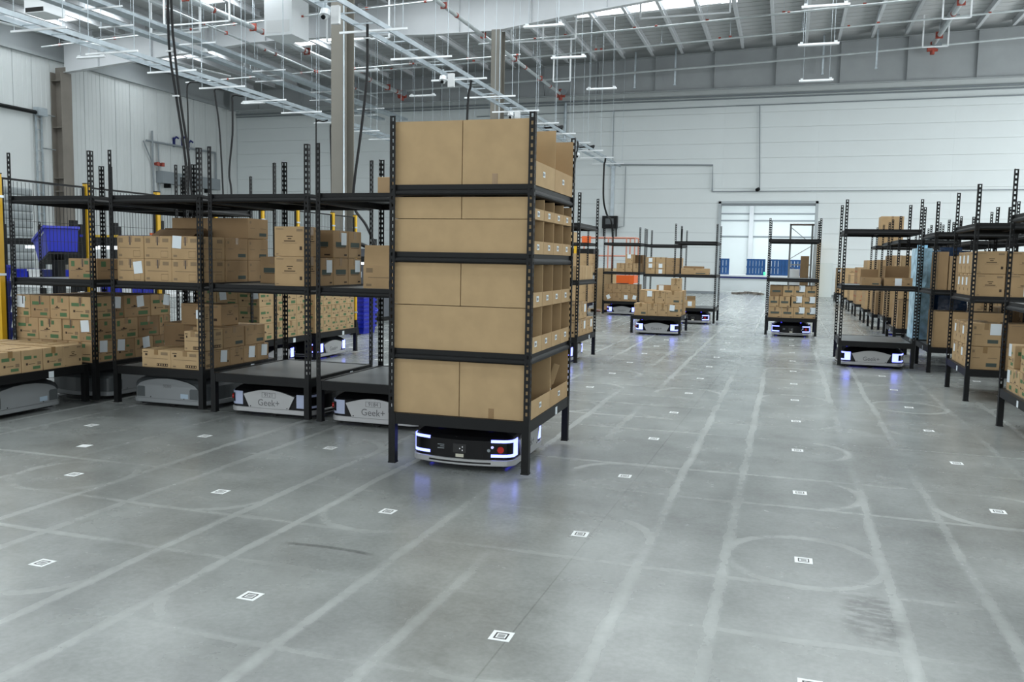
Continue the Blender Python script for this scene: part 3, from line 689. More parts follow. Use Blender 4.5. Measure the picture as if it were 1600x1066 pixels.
tiers = [(2.02, .445, .165, 2, 2, 'top'), (1.545 + .24, .150, .075, 2, 4, 'upper-middle high'), (1.545, .235, .09, 1, 4, 'upper-middle low'),
         (.845 + .325, .30, .105, 2, 4, 'lower-middle high'), (.845, .320, .115, 1, 4, 'lower-middle low'), (ZB, .396, .135, 2, 2, 'bottom')]
for z0, h, lip, nx, ny, nm in tiers:
    L = round(IW / nx - .006, 3); w = round(ID / ny - .005, 3)
    for j in range(ny):
        ly = -ID / 2 + (j + .5) * ID / ny
        for i in range(nx):
            lx = -IW / 2 + (i + .5) * IW / nx
            flip = (nx == 2 and i == 0)
            sd = '' if nx == 1 else (' left half,' if flip else ' right half,')
            bin_thing(lx, ly, z0 + LIFT + .002, L, w, h, lip, flip, f"open bin in the front rack's {nm} tier,{sd} {ORD[j]} from front", 3 if (j == 0) else 1)
# small cartons left inside the bottom bins
M3 = Matrix.Rotation(MRZ, 3, 'Z')
def inmain(lx, ly): p = M3 @ Vector((lx, ly, 0)); return MX + p.x, MY + p.y
cx, cy = inmain(.33, -.44); carton(cx - .14, cx + .14, cy - .08, cy + .08, ZB + LIFT + .008, .16, 'small carton lying inside the nearest bottom bin of the front rack', 'text', 1)
cx, cy = inmain(.36, .14); carton(cx - .12, cx + .12, cy - .06, cy + .06, ZB + LIFT + .008, .20, 'small upright carton inside the farther bottom bin of the front rack', 'plain', 3, lab=('r', .5, .3, 0))
cx, cy = inmain(.40, .33)
fbm = MB().box(-.003, .003, -.09, .09, 0, .27).box(-.003, .05, -.09, -.086, .1, .27).mesh('cardboard_flap', CARD[3])
fb = obj('loose_cardboard', fbm, None, (cx, cy, ZB + LIFT + .03), (R(-24), R(12), 0)); tag(fb, 'bent loose cardboard piece sticking out of a bottom bin of the front rack', 'cardboard')

# ================================================================== LEFT ROW OF RACKS
L1x, L2x, L3x, L4x = -7.32, -6.025, -4.825, -3.655
LY1, LY2, LY3, LY4 = 2.93, 2.92, 2.865, 2.83
rack(L1x, LY1, LIFT, 'leftmost tall rack holding green-printed cartons on its lower deck')
rack(L2x, LY2, LIFT, 'second tall rack from the left, cartons with a dark flap open')
rack(L3x, LY3, LIFT, 'third tall rack of the left row with two upright cartons at its corner')
rack(L4x, LY4, LIFT, 'fourth tall rack of the left row, half hidden by the front rack')
rack(-7.26, 4.27, LIFT, 'tall rack standing behind the leftmost rack', group='black boltless shelf racks')
robot(L1x + .10, LY1 + .02, R(0), 'dark grey robot under the leftmost tall rack', led=LEDOFF, old=True)
robot(L2x + .02, LY2 - .12, R(-90), 'grey robot with arched side under the second tall rack', led=LEDOFF, old=True, num='9080')
robot(L3x + .03, LY3 - .12, R(-90), 'silver-sided robot with large grey lettering under the third tall rack', led=LEDOFF, num='9121')
robot(L4x + .0, LY4 - .16, R(-90), 'silver-sided robot numbered 9184 under the fourth tall rack', led=LEDOFF, num='9184')
zb, zm, zt = ZB + LIFT, ZM + LIFT, ZT + LIFT
# L1
FS = [[-7.86, -7.52, -7.18, -6.86], [-7.86, -7.56, -7.26, -7.03, -6.86], [-7.85, -7.66, -7.40, -7.15, -6.86]]
SS = [[2.635, 2.93, 3.21, 3.50], [2.635, 2.98, 3.31, 3.50], [2.635, 2.78, 3.18, 3.50]]
zl = zb
for k, h in enumerate((.215, .225, .235)):
    for i, (a, b) in enumerate(zip(FS[k][:-1], FS[k][1:])):
        carton(a, b, 2.335 + .012 * (k == 1 and i == 2), 2.63, zl, h, f"green-printed carton on the leftmost rack's lower deck front, {LAY[k]}, {ORD[i]} from left", ('green', 'green2')[(i + k) % 2], (1, 2, 1, 3)[(i + 2 * k) % 4], 'green-printed cartons on the leftmost rack', 'fr', 'y', (i + k) % 3 != 1, {(2, 0): ('f', .35, .7, 3), (1, 3): ('f', .45, .72, -4), (0, 2): ('r', .5, .75, 2)}.get((k, i)))
    for i, (a, b) in enumerate(zip(SS[k][:-1], SS[k][1:])):
        carton(-7.30, -6.855, a, b, zl, h, f"green-printed carton on the leftmost rack's lower deck right side, {LAY[k]}, {ORD[i]} from front", ('green2', 'green')[(i + k) % 2], (2, 1, 4)[(i + k) % 3], 'green-printed cartons on the leftmost rack', 'r', 'x', False, ('r', (.3, .6, .8)[i], .72, (4, -6, 9)[i]) if k != 1 else None)
    zl += h
stack("leftmost rack's lower deck, left rear", -7.85, -7.31, 1, 2.635, 3.50, 2, zb, [.335, .335], 'green', 'green-printed carton', 'green-printed cartons on the leftmost rack', 'l', labp=0, ci=1)
carton(-7.21, -6.84, 2.40, 2.95, zm, .215, "battered carton alone on the leftmost rack's middle deck", 'green', 2, dark=True)
# L0 platform in the corner
rack(-7.36, 1.60, LIFT, 'low platform piled with a single layer of cartons at the left edge', posts=False, decks=(), group='low black platforms')
robot(-7.33 + .02, 1.55, R(0), 'grey robot under the low platform at the left edge', led=LEDOFF, old=True)
stack('low platform at the left edge', -7.86, -6.85, 3, .995, 2.19, 5, zb, [.215], ['window', 'text2', 'green2'], 'brown carton', 'cartons on the low left platform', 'fr', labp=.1, ci=3, hollow=False)
# L2 middle deck
x0, x1 = -6.53, -5.53
stack("second tall rack's middle deck", -6.52, -5.54, 3, 2.325, 2.72, 1, zm, [.225, .225], 'text', 'carton facing the aisle', "cartons on the second rack's middle deck", 'fr', labp=.35, dark=True, ci=1, lside='f')
stack("second tall rack's middle deck, further back", -6.52, -5.54, 2, 2.73, 3.48, 2, zm, [.225, .225], 'bar2', 'brown carton', "cartons on the second rack's middle deck", 'r', labp=0, ci=2, hollow=False)
carton(-6.50, -5.54, 3.11, 3.48, zm + .452, .215, "wide carton on top at the back of the second rack's middle deck", 'bar2', 2, sides='r')
op = open_carton(-6.48, -5.95, 2.76, 3.09, zm + .451, .012, "dark open flap carton lid behind the front cartons of the second rack", 'plain', 4, 'fb', lean=-62)
# L2 lower deck
carton(-6.25, -5.90, 2.33, 2.75, zb, .18, "left low carton with a printed barcode strip at the second rack's lower deck front", 'window', 3)
carton(-5.90, -5.56, 2.325, 2.53, zb, .18, "right low carton with a printed barcode strip at the second rack's lower deck front", 'window', 3)
carton(-5.75, -5.545, 2.34, 2.68, zb + .181, .20, "carton on the second layer at the second rack's lower deck corner", 'window', 3)
carton(-5.62, -5.545, 2.36, 2.50, zb + .382, .235, "narrow upright carton with a label topping the second rack's lower corner pile", 'text2', 3, lab=('f', .5, .7, 0, .7))
ys_ = [2.535, 2.79, 3.02, 3.26, 3.48]
for i, (a, b) in enumerate(zip(ys_[:-1], ys_[1:])):
    carton(-5.88, -5.545, a, b, zb, .18, f"small carton along the right side of the second rack's lower deck, {ORD[i]} from front", 'text2', 2, "small cartons along the second rack's lower deck", 'r', 'x', False, ('r', .6, .6, 4) if i != 1 else None)
for i, (a, b) in enumerate(((2.69, 3.05), (3.06, 3.42))):
    carton(-5.92, -5.55, a, b, zb + .181, .21, f"large carton on the second layer of the second rack's lower deck, {('nearer', 'farther')[i]} one", 'bar2', 2, sides='r', tape='x')
carton(-6.20, -5.70, 2.86, 3.16, zb + .392, .225, "carton on the third layer in the second rack's lower deck middle", 'text2', 2, sides='fr')
carton(-6.50, -6.02, 2.95, 3.45, zb, .40, "dark carton standing behind on the second rack's lower deck", 'text2', 4, sides='fr')
# L3 middle deck
for i in range(2):
    carton(-4.69, -4.36, 2.29, 2.53, zm + i * .276, .275, f"{('lower', 'upper')[i]} of two upright cartons at the third rack's front corner", 'text2', 1, sides='fr', tape='x')
for i, (a, b) in enumerate(((2.545, 2.80), (2.80, 3.10), (3.10, 3.38))):
    for k in range(2):
        if (i, k) == (0, 1): continue
        carton(-4.72, -4.36, a, b, zm + k * .27, .268, f"{('lower', 'upper')[k]} carton along the third rack's right side, {ORD[i + 1]} from front", 'bar', 2, "cartons along the third rack's right side", 'fr', 'x', False, ('r', .7, .7, 0) if (i + k) % 2 == 0 else None)
carton(-5.26, -4.98, 2.90, 3.25, zm, .27, "lone carton at the back left of the third rack's middle deck", 'bar', 2)
# L4
open_carton(-3.84, -3.42, 2.42, 2.86, zm, .205, "open carton with raised flap on the fourth rack's middle deck", 'text', 1, 'fb', lean=-8)
carton(-3.69, -3.35, 2.40, 2.8, zt, .16, 'plain carton on the top deck of the fourth rack', 'plain', 0)
# green-printed stacks on the platforms behind
rack(-7.22, 5.64, LIFT, 'low platform with tall green-printed stack behind the third rack, nearer one', posts=False, decks=(), group='low black platforms')
rack(-7.22, 7.03, LIFT, 'low platform with green-printed stack behind the fourth rack, farther one', posts=False, decks=(), group='low black platforms')
robot(-7.20, 5.62, R(180), 'silver-sided lit robot under the nearer green-carton platform')
robot(-7.14, 7.00, R(0), 'silver-sided lit robot under the farther green-carton platform')
stack('nearer green-carton platform', -7.72, -6.72, 3, 5.04, 6.24, 4, zb, [.225] * 4, ['green', 'green2'], 'green-printed carton', 'green-printed cartons behind the racks', 'fr', labp=.2, ci=3)
stack('farther green-carton platform', -7.72, -6.72, 3, 6.43, 7.63, 5, zb, [.20, .20, .20], ['green2', 'green'], 'green-printed carton', 'green-printed cartons behind the racks', 'fr', labp=.3, ci=3)

# ================================================================== MIDDLE GROUP
rack(-3.60, 8.32, LIFT, 'tall rack just right of the front rack with labelled cartons', stk_side=('x+',))
robot(-3.60, 8.30, R(0), 'lit robot under the rack just right of the front rack')
for i in range(6):
    carton(-3.45, -3.11, 7.74 + i * .185, 7.74 + (i + 1) * .185 - .006, zm, .215, f"thin carton filed upright on the middle deck right of the front rack, {ORD[i]} from front", 'plain', rnd.choice([1, 3]), 'thin cartons filed upright', 'r', None)
for k in range(2):
    for i in range(5):
        if k == 1 and i > 2: continue
        carton(-3.45, -3.10, 7.73 + i * .235, 7.73 + (i + 1) * .235, zb + k * .26, .255, f"labelled carton on the lower deck right of the front rack, {LAY[k]}, {ORD[i]} from front", 'text2', 1, 'labelled cartons right of the front rack', 'fr', 'x', False, ('r', .4, .62, 0) if i % 2 == 0 else (('f', .5, .6, 0, 1.4) if i == 0 else None))
carton(-4.05, -3.62, 7.74, 8.2, zm, .30, 'carton on the left of the middle deck right of the front rack', 'text2', 1)
stack("front rack's right neighbour, left half", -4.07, -3.50, 2, 7.72, 8.9, 2, zb, [.26, .26], 'text2', 'brown carton', 'labelled cartons right of the front rack', 'f', labp=.4, ci=1, hollow=False)
# low platform robot
rack(-2.77, 14.22, LIFT, 'low platform piled with cartons driving in the middle aisle', posts=False, decks=(), group='low black platforms')
robot(-2.76, 14.10, R(-90), 'lit silver-sided robot under the low platform in the middle aisle')
MPx = [-3.25, -2.97, -2.75, -2.53, -2.275]
for i, (a, b) in enumerate(zip(MPx[:-1], MPx[1:])):
    carton(a, b, 13.68, 14.05, zb, .265, f'carton on the middle-aisle platform, bottom layer, {ORD[i]} from left', ('bar2', 'text2', 'text2', 'bar')[i], 1, 'cartons on the middle-aisle platform', 'fr', 'y', False, ('f', .35, .7, 4) if i == 3 else None)
for i, (a, b) in enumerate(((-3.04, -2.83), (-2.82, -2.60), (-2.60, -2.27))):
    carton(a, b, 13.70 + .03 * (i == 0), 14.05, zb + .266, .275, f'carton on the middle-aisle platform, second layer, {ORD[i]} from left', ('text2', 'text2', 'bar2')[i], 1, 'cartons on the middle-aisle platform', 'fr', 'y', False, ('f', .5, .75, 0) if i == 0 else None)
carton(-2.49, -2.29, 13.72, 14.05, zb + .542, .27, 'topmost carton on the middle-aisle platform', 'text2', 1, sides='fr')
open_carton(-2.84, -2.50, 14.06, 14.4, zb + .40, .25, 'open carton with labels at the back of the middle-aisle platform', 'plain', 2, '', lean=30, lab=('f', .3, .75, 0))
stack('middle-aisle platform, rear half', -3.25, -2.28, 3, 14.41, 14.8, 1, zb, [.265, .27], 'text2', 'brown carton', 'cartons on the middle-aisle platform', 'fr', labp=0, ci=1)
carton(-2.84, -2.5, 14.06, 14.4, zb, .398, 'carton beneath the open carton of the middle-aisle platform', 'plain', 1)
# rack behind it
rack(-2.38, 18.15, LIFT, 'nearly empty tall rack behind the middle-aisle platform')
robot(-2.40, 18.05, R(0), 'lit robot with black end under the nearly empty far rack')
open_carton(-2.61, -2.37, 17.62, 17.9, zb, .19, 'small open labelled carton on the lower deck of the nearly empty far rack', 'plain', 1, 'b', lean=-5, lab=('f', .5, .55, 0))
carton(-2.74, -2.06, 17.6, 18.2, zm, .16, 'flat wide carton on the middle deck of the nearly empty far rack', 'bar2', 1, sides='fr')
carton(-2.70, -2.20, 17.7, 18.1, zm + .162, .05, 'thin dark slab on the flat carton of the nearly empty far rack', 'plain', 4, tape=None)
rack(-4.72, 20.58, LIFT, 'far tall rack with cartons left of the nearly empty rack')
robot(-4.70, 20.5, R(-90), 'silver-sided robot under the far tall rack with cartons')
for i, (a, b) in enumerate(((-5.20, -4.97), (-4.97, -4.70), (-4.70, -4.44), (-4.44, -4.20))):
    for k in range(2):
        carton(a, b, 19.99, 20.5, zb + k * .25, .248, f'carton on the lower deck of the far rack with cartons, {LAY[k]}, {ORD[i]} from left', 'text2', 2, 'cartons on the far rack', 'f', 'y', False, ('f', .5, .5, 12 * (i - 2)) if k == 0 and i != 1 else None)
for i, (a, b) in enumerate(((-4.87, -4.63), (-4.62, -4.40), (-4.39, -4.20))):
    for k in range(2):
        if k and i != 1: continue
        carton(a, b, 19.99, 20.4, zm + k * .26, .258, f'carton on the middle deck of the far rack with cartons, {LAY[k]}, {ORD[i]} from left', 'text2', 1, 'cartons on the far rack', 'f', 'y', False, ('f', .5, .75, 0) if k else None)
carton(-4.62, -4.2, 20.5, 21.1, zm, .50, 'dark carton at the back of the far rack with cartons', 'plain', 4, sides='f')
rack(-3.53, 20.50, 0, 'far tall rack with white-labelled cartons behind the nearly empty rack')
for i, (a, b) in enumerate(((-4.02, -3.74), (-3.73, -3.45))):
    for k in range(3):
        carton(a, b, 19.92, 20.3, ZM + k * .16, .158, f'labelled carton on the farthest middle rack, {LAY[k]}, {("left", "right")[i]}', 'plain', 1, 'labelled cartons on the farthest middle rack', 'f', 'y', False, ('f', .5, .5, 0) if (i + k) % 3 else None)
for k in range(2): carton(-3.44, -3.02, 19.92, 20.5, ZM + k * .235, .233, f'wide carton on the farthest middle rack, {LAY[k]}', 'vfe', 2, sides='f')
rack(-5.97, 19.4, 0, 'far tall rack with wide cartons seen left of the far cartons rack')
for nm, z0 in (('middle', ZM), ('lower', ZB)):
    stack(f"far wide-carton rack's {nm} deck", -6.47, -5.48, 2, 18.82, 19.9, 2, z0, [.27, .27], 'vfe', 'wide carton', 'wide cartons on the far rack', 'fr', labp=.1, ci=1, hollow=False)
stack("far wide-carton rack's top deck", -6.4, -5.9, 2, 18.85, 19.3, 1, ZT, [.3], 'plain', 'upright carton', 'wide cartons on the far rack', 'fr', labp=0, ci=3)
# pillar of wrapped goods beside the far racks
wp = thing('wrapped_pallet_load', 'tall stretch-wrapped carton pile between the far racks', 'pallet load', (-5.52, 21.7, 0))
obj('load', MB().cbox((0, 0, .72), (.5, .8, 1.25)).mesh('load', CARD[3]), wp); obj('stretch_film', MB().box(-.42, -.26, -.43, .43, .1, 1.35).mesh('stretch_film', CLEARW), wp)
obj('pallet', MB().box(-.45, .45, -.45, .45, .08, .1).box(-.45, -.36, -.45, .45, 0, .08).box(.36, .45, -.45, .45, 0, .08).box(-.05, .05, -.45, .45, 0, .08).mesh('pallet', WOODP), wp)

# rack on the robot driving down the aisle
rack(-.03, 15.30, LIFT, 'tall rack with a block of barred cartons driving down the right aisle')
robot(-.02, 15.22, R(0), 'lit black-fronted robot under the barred-carton rack in the right aisle')
B8 = [(-.50, -.23, 0), (-.23, .015, 0), (.015, .255, 0), (.255, .475, 0), (-.50, -.29, 1), (-.285, -.06, 1), (-.04, .19, 1), (.19, .475, 1), (-.22, .01, 2), (.01, .245, 2), (.245, .475, 2)]
for i, (a, b, k) in enumerate(B8):
    n = [q for q in B8 if q[2] == k].index((a, b, k))
    carton(a, b, 14.70 + (-.02 if (k, n) == (1, 1) else 0), 15.2, zb + k * .232, .23, f'barred carton on the right-aisle rack, {LAY[k]}, {ORD[n]} from left', 'bar', 1, 'barred cartons on the right-aisle rack', 'f', 'y', True, ('f', .7, .76, 0, 1.1) if i in (2, 3, 6, 7, 9) else None)
open_carton(-.48, -.225, 14.72, 15.2, zb + .465, .225, 'open dark-fronted carton at the top left of the right-aisle rack', 'bar', 4, '', sides='f')
stack('right-aisle rack, rear half', -.50, .475, 4, 15.22, 15.8, 1, zb, [.232, .232, .225], 'plain', 'brown carton', 'barred cartons on the right-aisle rack', 'b', labp=0, ci=1)

# ================================================================== RIGHT SIDE
rack(1.175, 9.905, LIFT, 'tall rack with an empty grey lower deck on the right-hand lit robot', stk_side=('x-',))
robot(1.13, 9.80, R(-90), 'silver-sided robot with bright brackets under the right-hand rack', num=None)
open_carton(.93, 1.20, 9.35, 9.75, zm, .125, 'open carton left on the middle deck of the right-hand lit rack', 'bar2', 2, 'b', lean=-4)
open_carton(1.24, 1.635, 9.34, 9.75, zm, .125, 'open labelled carton right on the middle deck of the right-hand lit rack', 'text2', 2, 'bl', lean=-4, lab=('f', .5, .5, 0, .9))
# static rows
rack(2.41, 7.03, 0, 'tall rack of big plain cartons second nearest on the right', stk_side=('x-',))
rack(2.42, 4.17, 0, 'nearest tall rack at the right edge with green-printed cartons', stk_side=('x-',))
rack(2.41, 9.84, 0, 'tall rack with one huge carton behind the right-hand row', stk_side=('x-',))
for k in range(2):
    carton(1.93, 2.235, 6.46, 6.86, ZM + k * .262, .26, f"{('lower', 'upper')[k]} front left carton on the plain-carton rack's middle deck", 'text2', 1, sides='fl', tape='x')
    carton(2.245, 2.70, 6.46, 6.86, ZM + k * .262, .26, f"{('lower', 'upper')[k]} front right carton on the plain-carton rack's middle deck", 'text2', 1, sides='fl', tape='y', lab=('f', .55, .35, 0, 1.3) if k == 0 else None)
    for i in range(3):
        carton(1.93, 2.40, 6.87 + i * .245, 6.87 + (i + 1) * .245, ZM + k * .262, .26, f"{('lower', 'upper')[k]} carton on the plain-carton rack's middle deck side, {ORD[i]} behind the front", 'text2', 1, "cartons along the plain-carton rack", 'l', 'x', False, ('l', .5, .65, 0, .8))
for k in range(2):
    carton(1.92, 2.24, 6.46, 6.80, ZB + k * .272, .27, f"{('lower', 'upper')[k]} taped carton at the plain-carton rack's lower deck front left", 'bar2', 1, sides='fl', tape='y', lab=('f', .8, .75, 0, 1.1) if k else None)
    carton(2.30, 2.85, 6.46, 6.90, ZB + k * .272, .27, f"{('lower', 'upper')[k]} carton at the plain-carton rack's lower deck front right", 'text2', 2, sides='fl')
    for i in range(3):
        carton(1.92, 2.26, 6.81 + i * .25, 6.81 + (i + 1) * .25, ZB + k * .262 - (0 if k == 0 else .0), .26, f"{('lower', 'upper')[k]} carton on the plain-carton rack's lower deck side, {ORD[i]} behind the front", 'text2', 1, "cartons along the plain-carton rack", 'l', 'x', False, ('l', .5, .65, 0, .8) if i != 1 else None)
stack("nearest right rack's lower deck", 1.94, 2.86, 3, 3.58, 4.76, 5, ZB, [.225, .225], ['green', 'green2'], 'green-printed carton', 'green-printed cartons on the nearest right rack', 'fl', labp=.3, ci=3, lside='l', skip={(0, 3, 1), (0, 0, 1)})
carton(1.95, 2.90, 9.28, 9.9, ZB, .53, 'huge plain carton on the lower deck of the huge-carton rack', 'plain', 1, sides='fl', lab=('l', .5, .1, 0))
for i in range(6):
    hgt = (.56, .50, .52, .54, .54, .58)[i]
    carton(1.95 + i * .15, 1.95 + (i + 1) * .15 - .008, 9.28, 9.9, ZM, hgt, f'tall thin carton filed upright behind the right row, {ORD[i]} from left', 'vfe' if i % 2 else 'plain', (2, 0, 1, 2, 1, 1)[i], 'tall thin cartons filed upright', 'f', None)
# foil wrapped loads
def wrapped(x, y, w, d, z0, z1, m, label, sx=1):
    rr = random.Random(int(x * 100)); mb = MB(); n, kk = 14, 9
    for k in range(kk):
        zz = z0 + (z1 - z0) * k / (kk - 1)
        for i in range(n):
            a = 2 * math.pi * i / n; c, s = math.cos(a), math.sin(a); f = 1 / max(abs(c), abs(s)) ** .8
            e = 1 + rr.uniform(-.05, .05); mb.v.append((c * f * w / 2 * e, s * f * d / 2 * e, zz + rr.uniform(-.02, .02) * (0 < k < kk - 1)))
    for k in range(kk - 1):
        for i in range(n): mb.f.append((k * n + i, k * n + (i + 1) % n, (k + 1) * n + (i + 1) % n, (k + 1) * n + i)); mb.m.append(0)
    mb.f += [tuple(range(n))[::-1], tuple(range((kk - 1) * n, kk * n))]; mb.m += [0, 0]
    t = thing('wrapped_load', label, 'wrapped load', (x, y, 0)); obj('plastic_wrap', mb.mesh('plastic_wrap', m), t)
    obj('wrap_tail', MB().box(-w * .3, w * .3, -.01, .01, z1 - .02, z1 + .06).mesh('wrap_tail', m), t)
    return t
rack(2.41, 11.25, 0, 'low platform with foil-wrapped loads behind the huge-carton rack', posts=False, decks=(), group='low black platforms', stk_side=('x-',))
wrapped(1.98, 11.15, .26, .9, ZB + .001, 1.86, FOIL, 'tall load in pale blue crinkled wrap beside the right-hand lit rack')
wrapped(2.42, 11.2, .56, .95, ZB + .001, 1.83, BLUEF, 'tall load in deep blue wrap behind the huge-carton rack')
rack(2.36, 13.75, 0, 'tall rack further back with cartons beyond the wrapped loads', stk_side=('x-',))
stack("rack beyond the wrapped loads, middle deck", 1.9, 2.8, 2, 13.18, 14.2, 3, ZM, [.27, .27], 'vfe', 'brown carton', 'cartons beyond the wrapped loads', 'fl', labp=.15, ci=1)
stack("rack beyond the wrapped loads, lower deck", 1.9, 2.8, 2, 13.18, 14.2, 3, ZB, [.27, .27], 'vfe', 'brown carton', 'cartons beyond the wrapped loads', 'fl', labp=.15, ci=2)
rack(2.50, 16.95, LIFT, 'far rack of stacked cartons on a lit robot behind the right-hand rack', stk_side=('x-',))
robot(2.50, 16.9, R(0), 'lit robot under the far stacked-carton rack')
stack("far lit rack's lower deck", 2.05, 2.95, 3, 16.36, 17.5, 3, zb, [.27, .27, .25], 'plain', 'brown carton', 'cartons on the far lit rack', 'fl', labp=.4, ci=1, lside='fl')
stack("far lit rack's middle deck", 2.05, 2.95, 2, 16.36, 17.5, 2, zm, [.3, .25], 'vfe', 'brown carton', 'cartons on the far lit rack', 'fl', labp=.2, ci=2)
rack(2.42, 18.8, 0, 'far rack with an upright crate-like carton on its top deck', stk_side=('x-',))
stack('far upright-carton rack, lower deck', 1.96, 2.86, 1, 18.25, 19.4, 2, ZB, [.55], 'plain', 'large plain carton', 'cartons on the far racks', 'fl', labp=.2, ci=2)
stack('far upright-carton rack, middle deck', 1.96, 2.86, 2, 18.25, 19.4, 2, ZM, [.5], 'vfe', 'large carton', 'cartons on the far racks', 'fl', labp=.2, ci=1)
carton(1.98, 2.50, 18.25, 18.85, ZT, .72, 'big carton standing high on the top deck of a far right rack', 'vfe', 1, sides='fl')
for n, (y0, hs, st, ci) in enumerate(((21.4, [.45, .45, .45], 'vfe', 1), (24.65, [.4, .4, .35], 'red', 2), (27.6, [.45, .45], 'text2', 1), (30.5, [.4, .4, .3], 'text2', 1), (36.0, [.4, .4, .3], 'vfe', 0))):
    rack(2.43, y0, 0, f'distant low platform along the right wall side, {ORD[n]} of the receding line', posts=False, decks=(), group='distant platforms', stk_side=('x-',))
    stack(f'{ORD[n]} distant right platform', 1.93, 2.9, 2, y0 - .6, y0 + .6, 3, ZB, hs, st, 'brown carton', 'cartons on the distant platforms', 'fl', labp=.15, ci=ci)
# second column behind
for n, y0 in enumerate((6.0, 8.3, 9.84, 11.15, 13.9, 15.9, 18.0)):
    rack(3.62, y0, 0, f'rack in the second right column, {ORD[n]} from the camera', group='racks of the second right column', stk_side=('x-',))
    for nm, z0 in (('middle', ZM), ('lower', ZB)):
        stack(f"second right column's {ORD[n]} rack, {nm} deck", 3.12, 4.1, 2, y0 - .58, y0 + .58, 2, z0, [.28, .27], 'vfe' if n % 2 else 'text2', 'brown carton', 'cartons in the second right column', 'fl', labp=.1, ci=(1, 2, 4)[n % 3], hollow=False)

# ================================================================== SAFETY FENCE AND WORK AREA ON THE LEFT
FX = -8.30
fy = [2.56, 3.80, 5.02, 6.25, 7.45, 8.50, 9.72, 10.60]
pm_ = MB().box(-.03, .03, -.03, .03, .012, 2.36).mesh('post', YELLOW)
pf_ = MB().box(-.09, .09, -.075, .075, 0, .012).add([(-.032, -.032, .3), (.032, -.032, .3), (.032, .032, .3), (-.032, .032, .3), (-.07, -.06, .012), (.07, -.06, .012), (.07, .06, .012), (-.07, .06, .012)], [(0, 1, 2, 3), (0, 4, 5, 1), (1, 5, 6, 2), (2, 6, 7, 3), (3, 7, 4, 0)]).mesh('foot', BLACK)
pc_ = MB().box(-.034, .034, -.045, .045, -.013, .013).mesh('clamp', GALV)
pk_ = MB().box(-.032, .032, -.034, .034, 2.36, 2.372).mesh('cap', BLACK)
for i, yy in enumerate(fy):
    t = thing('fence_post', f'yellow safety fence post, {ORD[i]} from the left edge of the picture', 'post', (FX, yy, 0), 0, 'yellow fence posts')
    obj('post', pm_, t); obj('foot', pf_, t); obj('cap', pk_, t)
    for zz in (.45, 1.28, 2.12): obj('clamp', pc_, t, (0, 0, zz))
for i, (a, b) in enumerate(zip(fy[:-1], fy[1:])):
    L = b - a - .09
    t = thing('mesh_fence', f'black wire mesh fence panel between the {ORD[i]} and {ORD[i + 1]} yellow posts', 'fence', (FX, (a + b) / 2, 0), 0, 'black mesh fence panels')
    def mk(L=L):
        m = MB(); n = int(L / .05)
        for k in range(1, n): m.box(-.002, .002, -L / 2 + k * L / n - .002, -L / 2 + k * L / n + .002, .15, 2.30)
        for k in range(1, 10): m.box(-.006, -.002, -L / 2, L / 2, .15 + k * .215 - .002, .15 + k * .215 + .002)
        return m.mesh('wire_mesh', WIRE)
    obj('wire_mesh', cached(('fm', round(L, 2)), mk), t)
    def mf(L=L):
        m = MB(); h = .012
        m.box(-h, h, -L / 2, -L / 2 + .022, .13, 2.33); m.box(-h, h, L / 2 - .022, L / 2, .13, 2.33)
        m.box(-h, h, -L / 2 + .022, L / 2 - .022, .13, .152); m.box(-h, h, -L / 2 + .022, L / 2 - .022, 2.308, 2.33); return m.mesh('frame', BLACK)
    obj('frame', cached(('ff', round(L, 2)), mf), t)

def tub(name, label, loc, rot, L, W, H, m, flare=.86, cat='tub', group=None, ribs=0):
    t = thing(name, label, cat, loc, 0, group); t.rotation_euler = rot
    a, b, k = L / 2, W / 2, flare; th = .012
    mb = MB()
    def ringp(sx, sy, z): return [(-sx, -sy, z), (sx, -sy, z), (sx, sy, z), (-sx, sy, z)]
    v = ringp(a * k, b * k, 0) + ringp(a, b, H) + ringp(a - th, b - th, H) + ringp(a * k - th, b * k - th, th)
    f = [(3, 2, 1, 0), (12, 13, 14, 15)]
    for r in (0, 4, 8):
        for j in range(4): f.append((r + j, r + (j + 1) % 4, r + 4 + (j + 1) % 4, r + 4 + j))
    mb.add(v, f); obj('shell', mb.mesh('shell', m), t)
    rm_ = MB()
    for s in (-1, 1):
        rm_.box(-a - .018, a + .018, s * b - .009 + s * .009, s * b + .009 + s * .009, H - .035, H); rm_.box(s * a - .009 + s * .009, s * a + .009 + s * .009, -b, b, H - .035, H)
    obj('rim', rm_.mesh('rim', m), t)
    if ribs:
        rb_ = MB()
        for q in range(ribs):
            zz = H * (q + 1) / (ribs + 1); e = k + (1 - k) * zz / H
            for s in (-1, 1): rb_.box(-a * e, a * e, s * b * e - .008, s * b * e + .008, zz - .006, zz + .006); rb_.box(s * a * e - .008, s * a * e + .008, -b * e, b * e, zz - .006, zz + .006)
        obj('rib', rb_.mesh('rib', m), t)
    return t
tb = tub('parts_tub', 'large blue plastic tub tilted on a stand behind the mesh fence', (-10.2, 5.2, 1.46), (0, R(-18), R(-29)), .62, .45, .36, BLUEP, .84)
obj('rating_label', MB().box(.12, .30, -.001, .0, .0, .045).mesh('rating_label', mat('pale_grey_label', (.5, .55, .6), .6)), tb, (-.05, -.222, .27), (R(-7), 0, 0))
sd = thing('tub_stand', 'black slotted stand holding the tilted blue tub', 'stand', (-10.2, 5.2, 0))
for sx in (-.42, .05, .36):
    obj('post', post_mesh(0, 1.95 if sx < .3 else 1.2), sd, (sx, -.38, 0))
obj('tray', MB().cbox((.006, -.003, 1.44), (.5, .38, .03), 0, Matrix.Rotation(R(-29), 4, 'Z') @ Matrix.Rotation(R(-18), 4, 'Y')).mesh('tray', BLACK), sd)
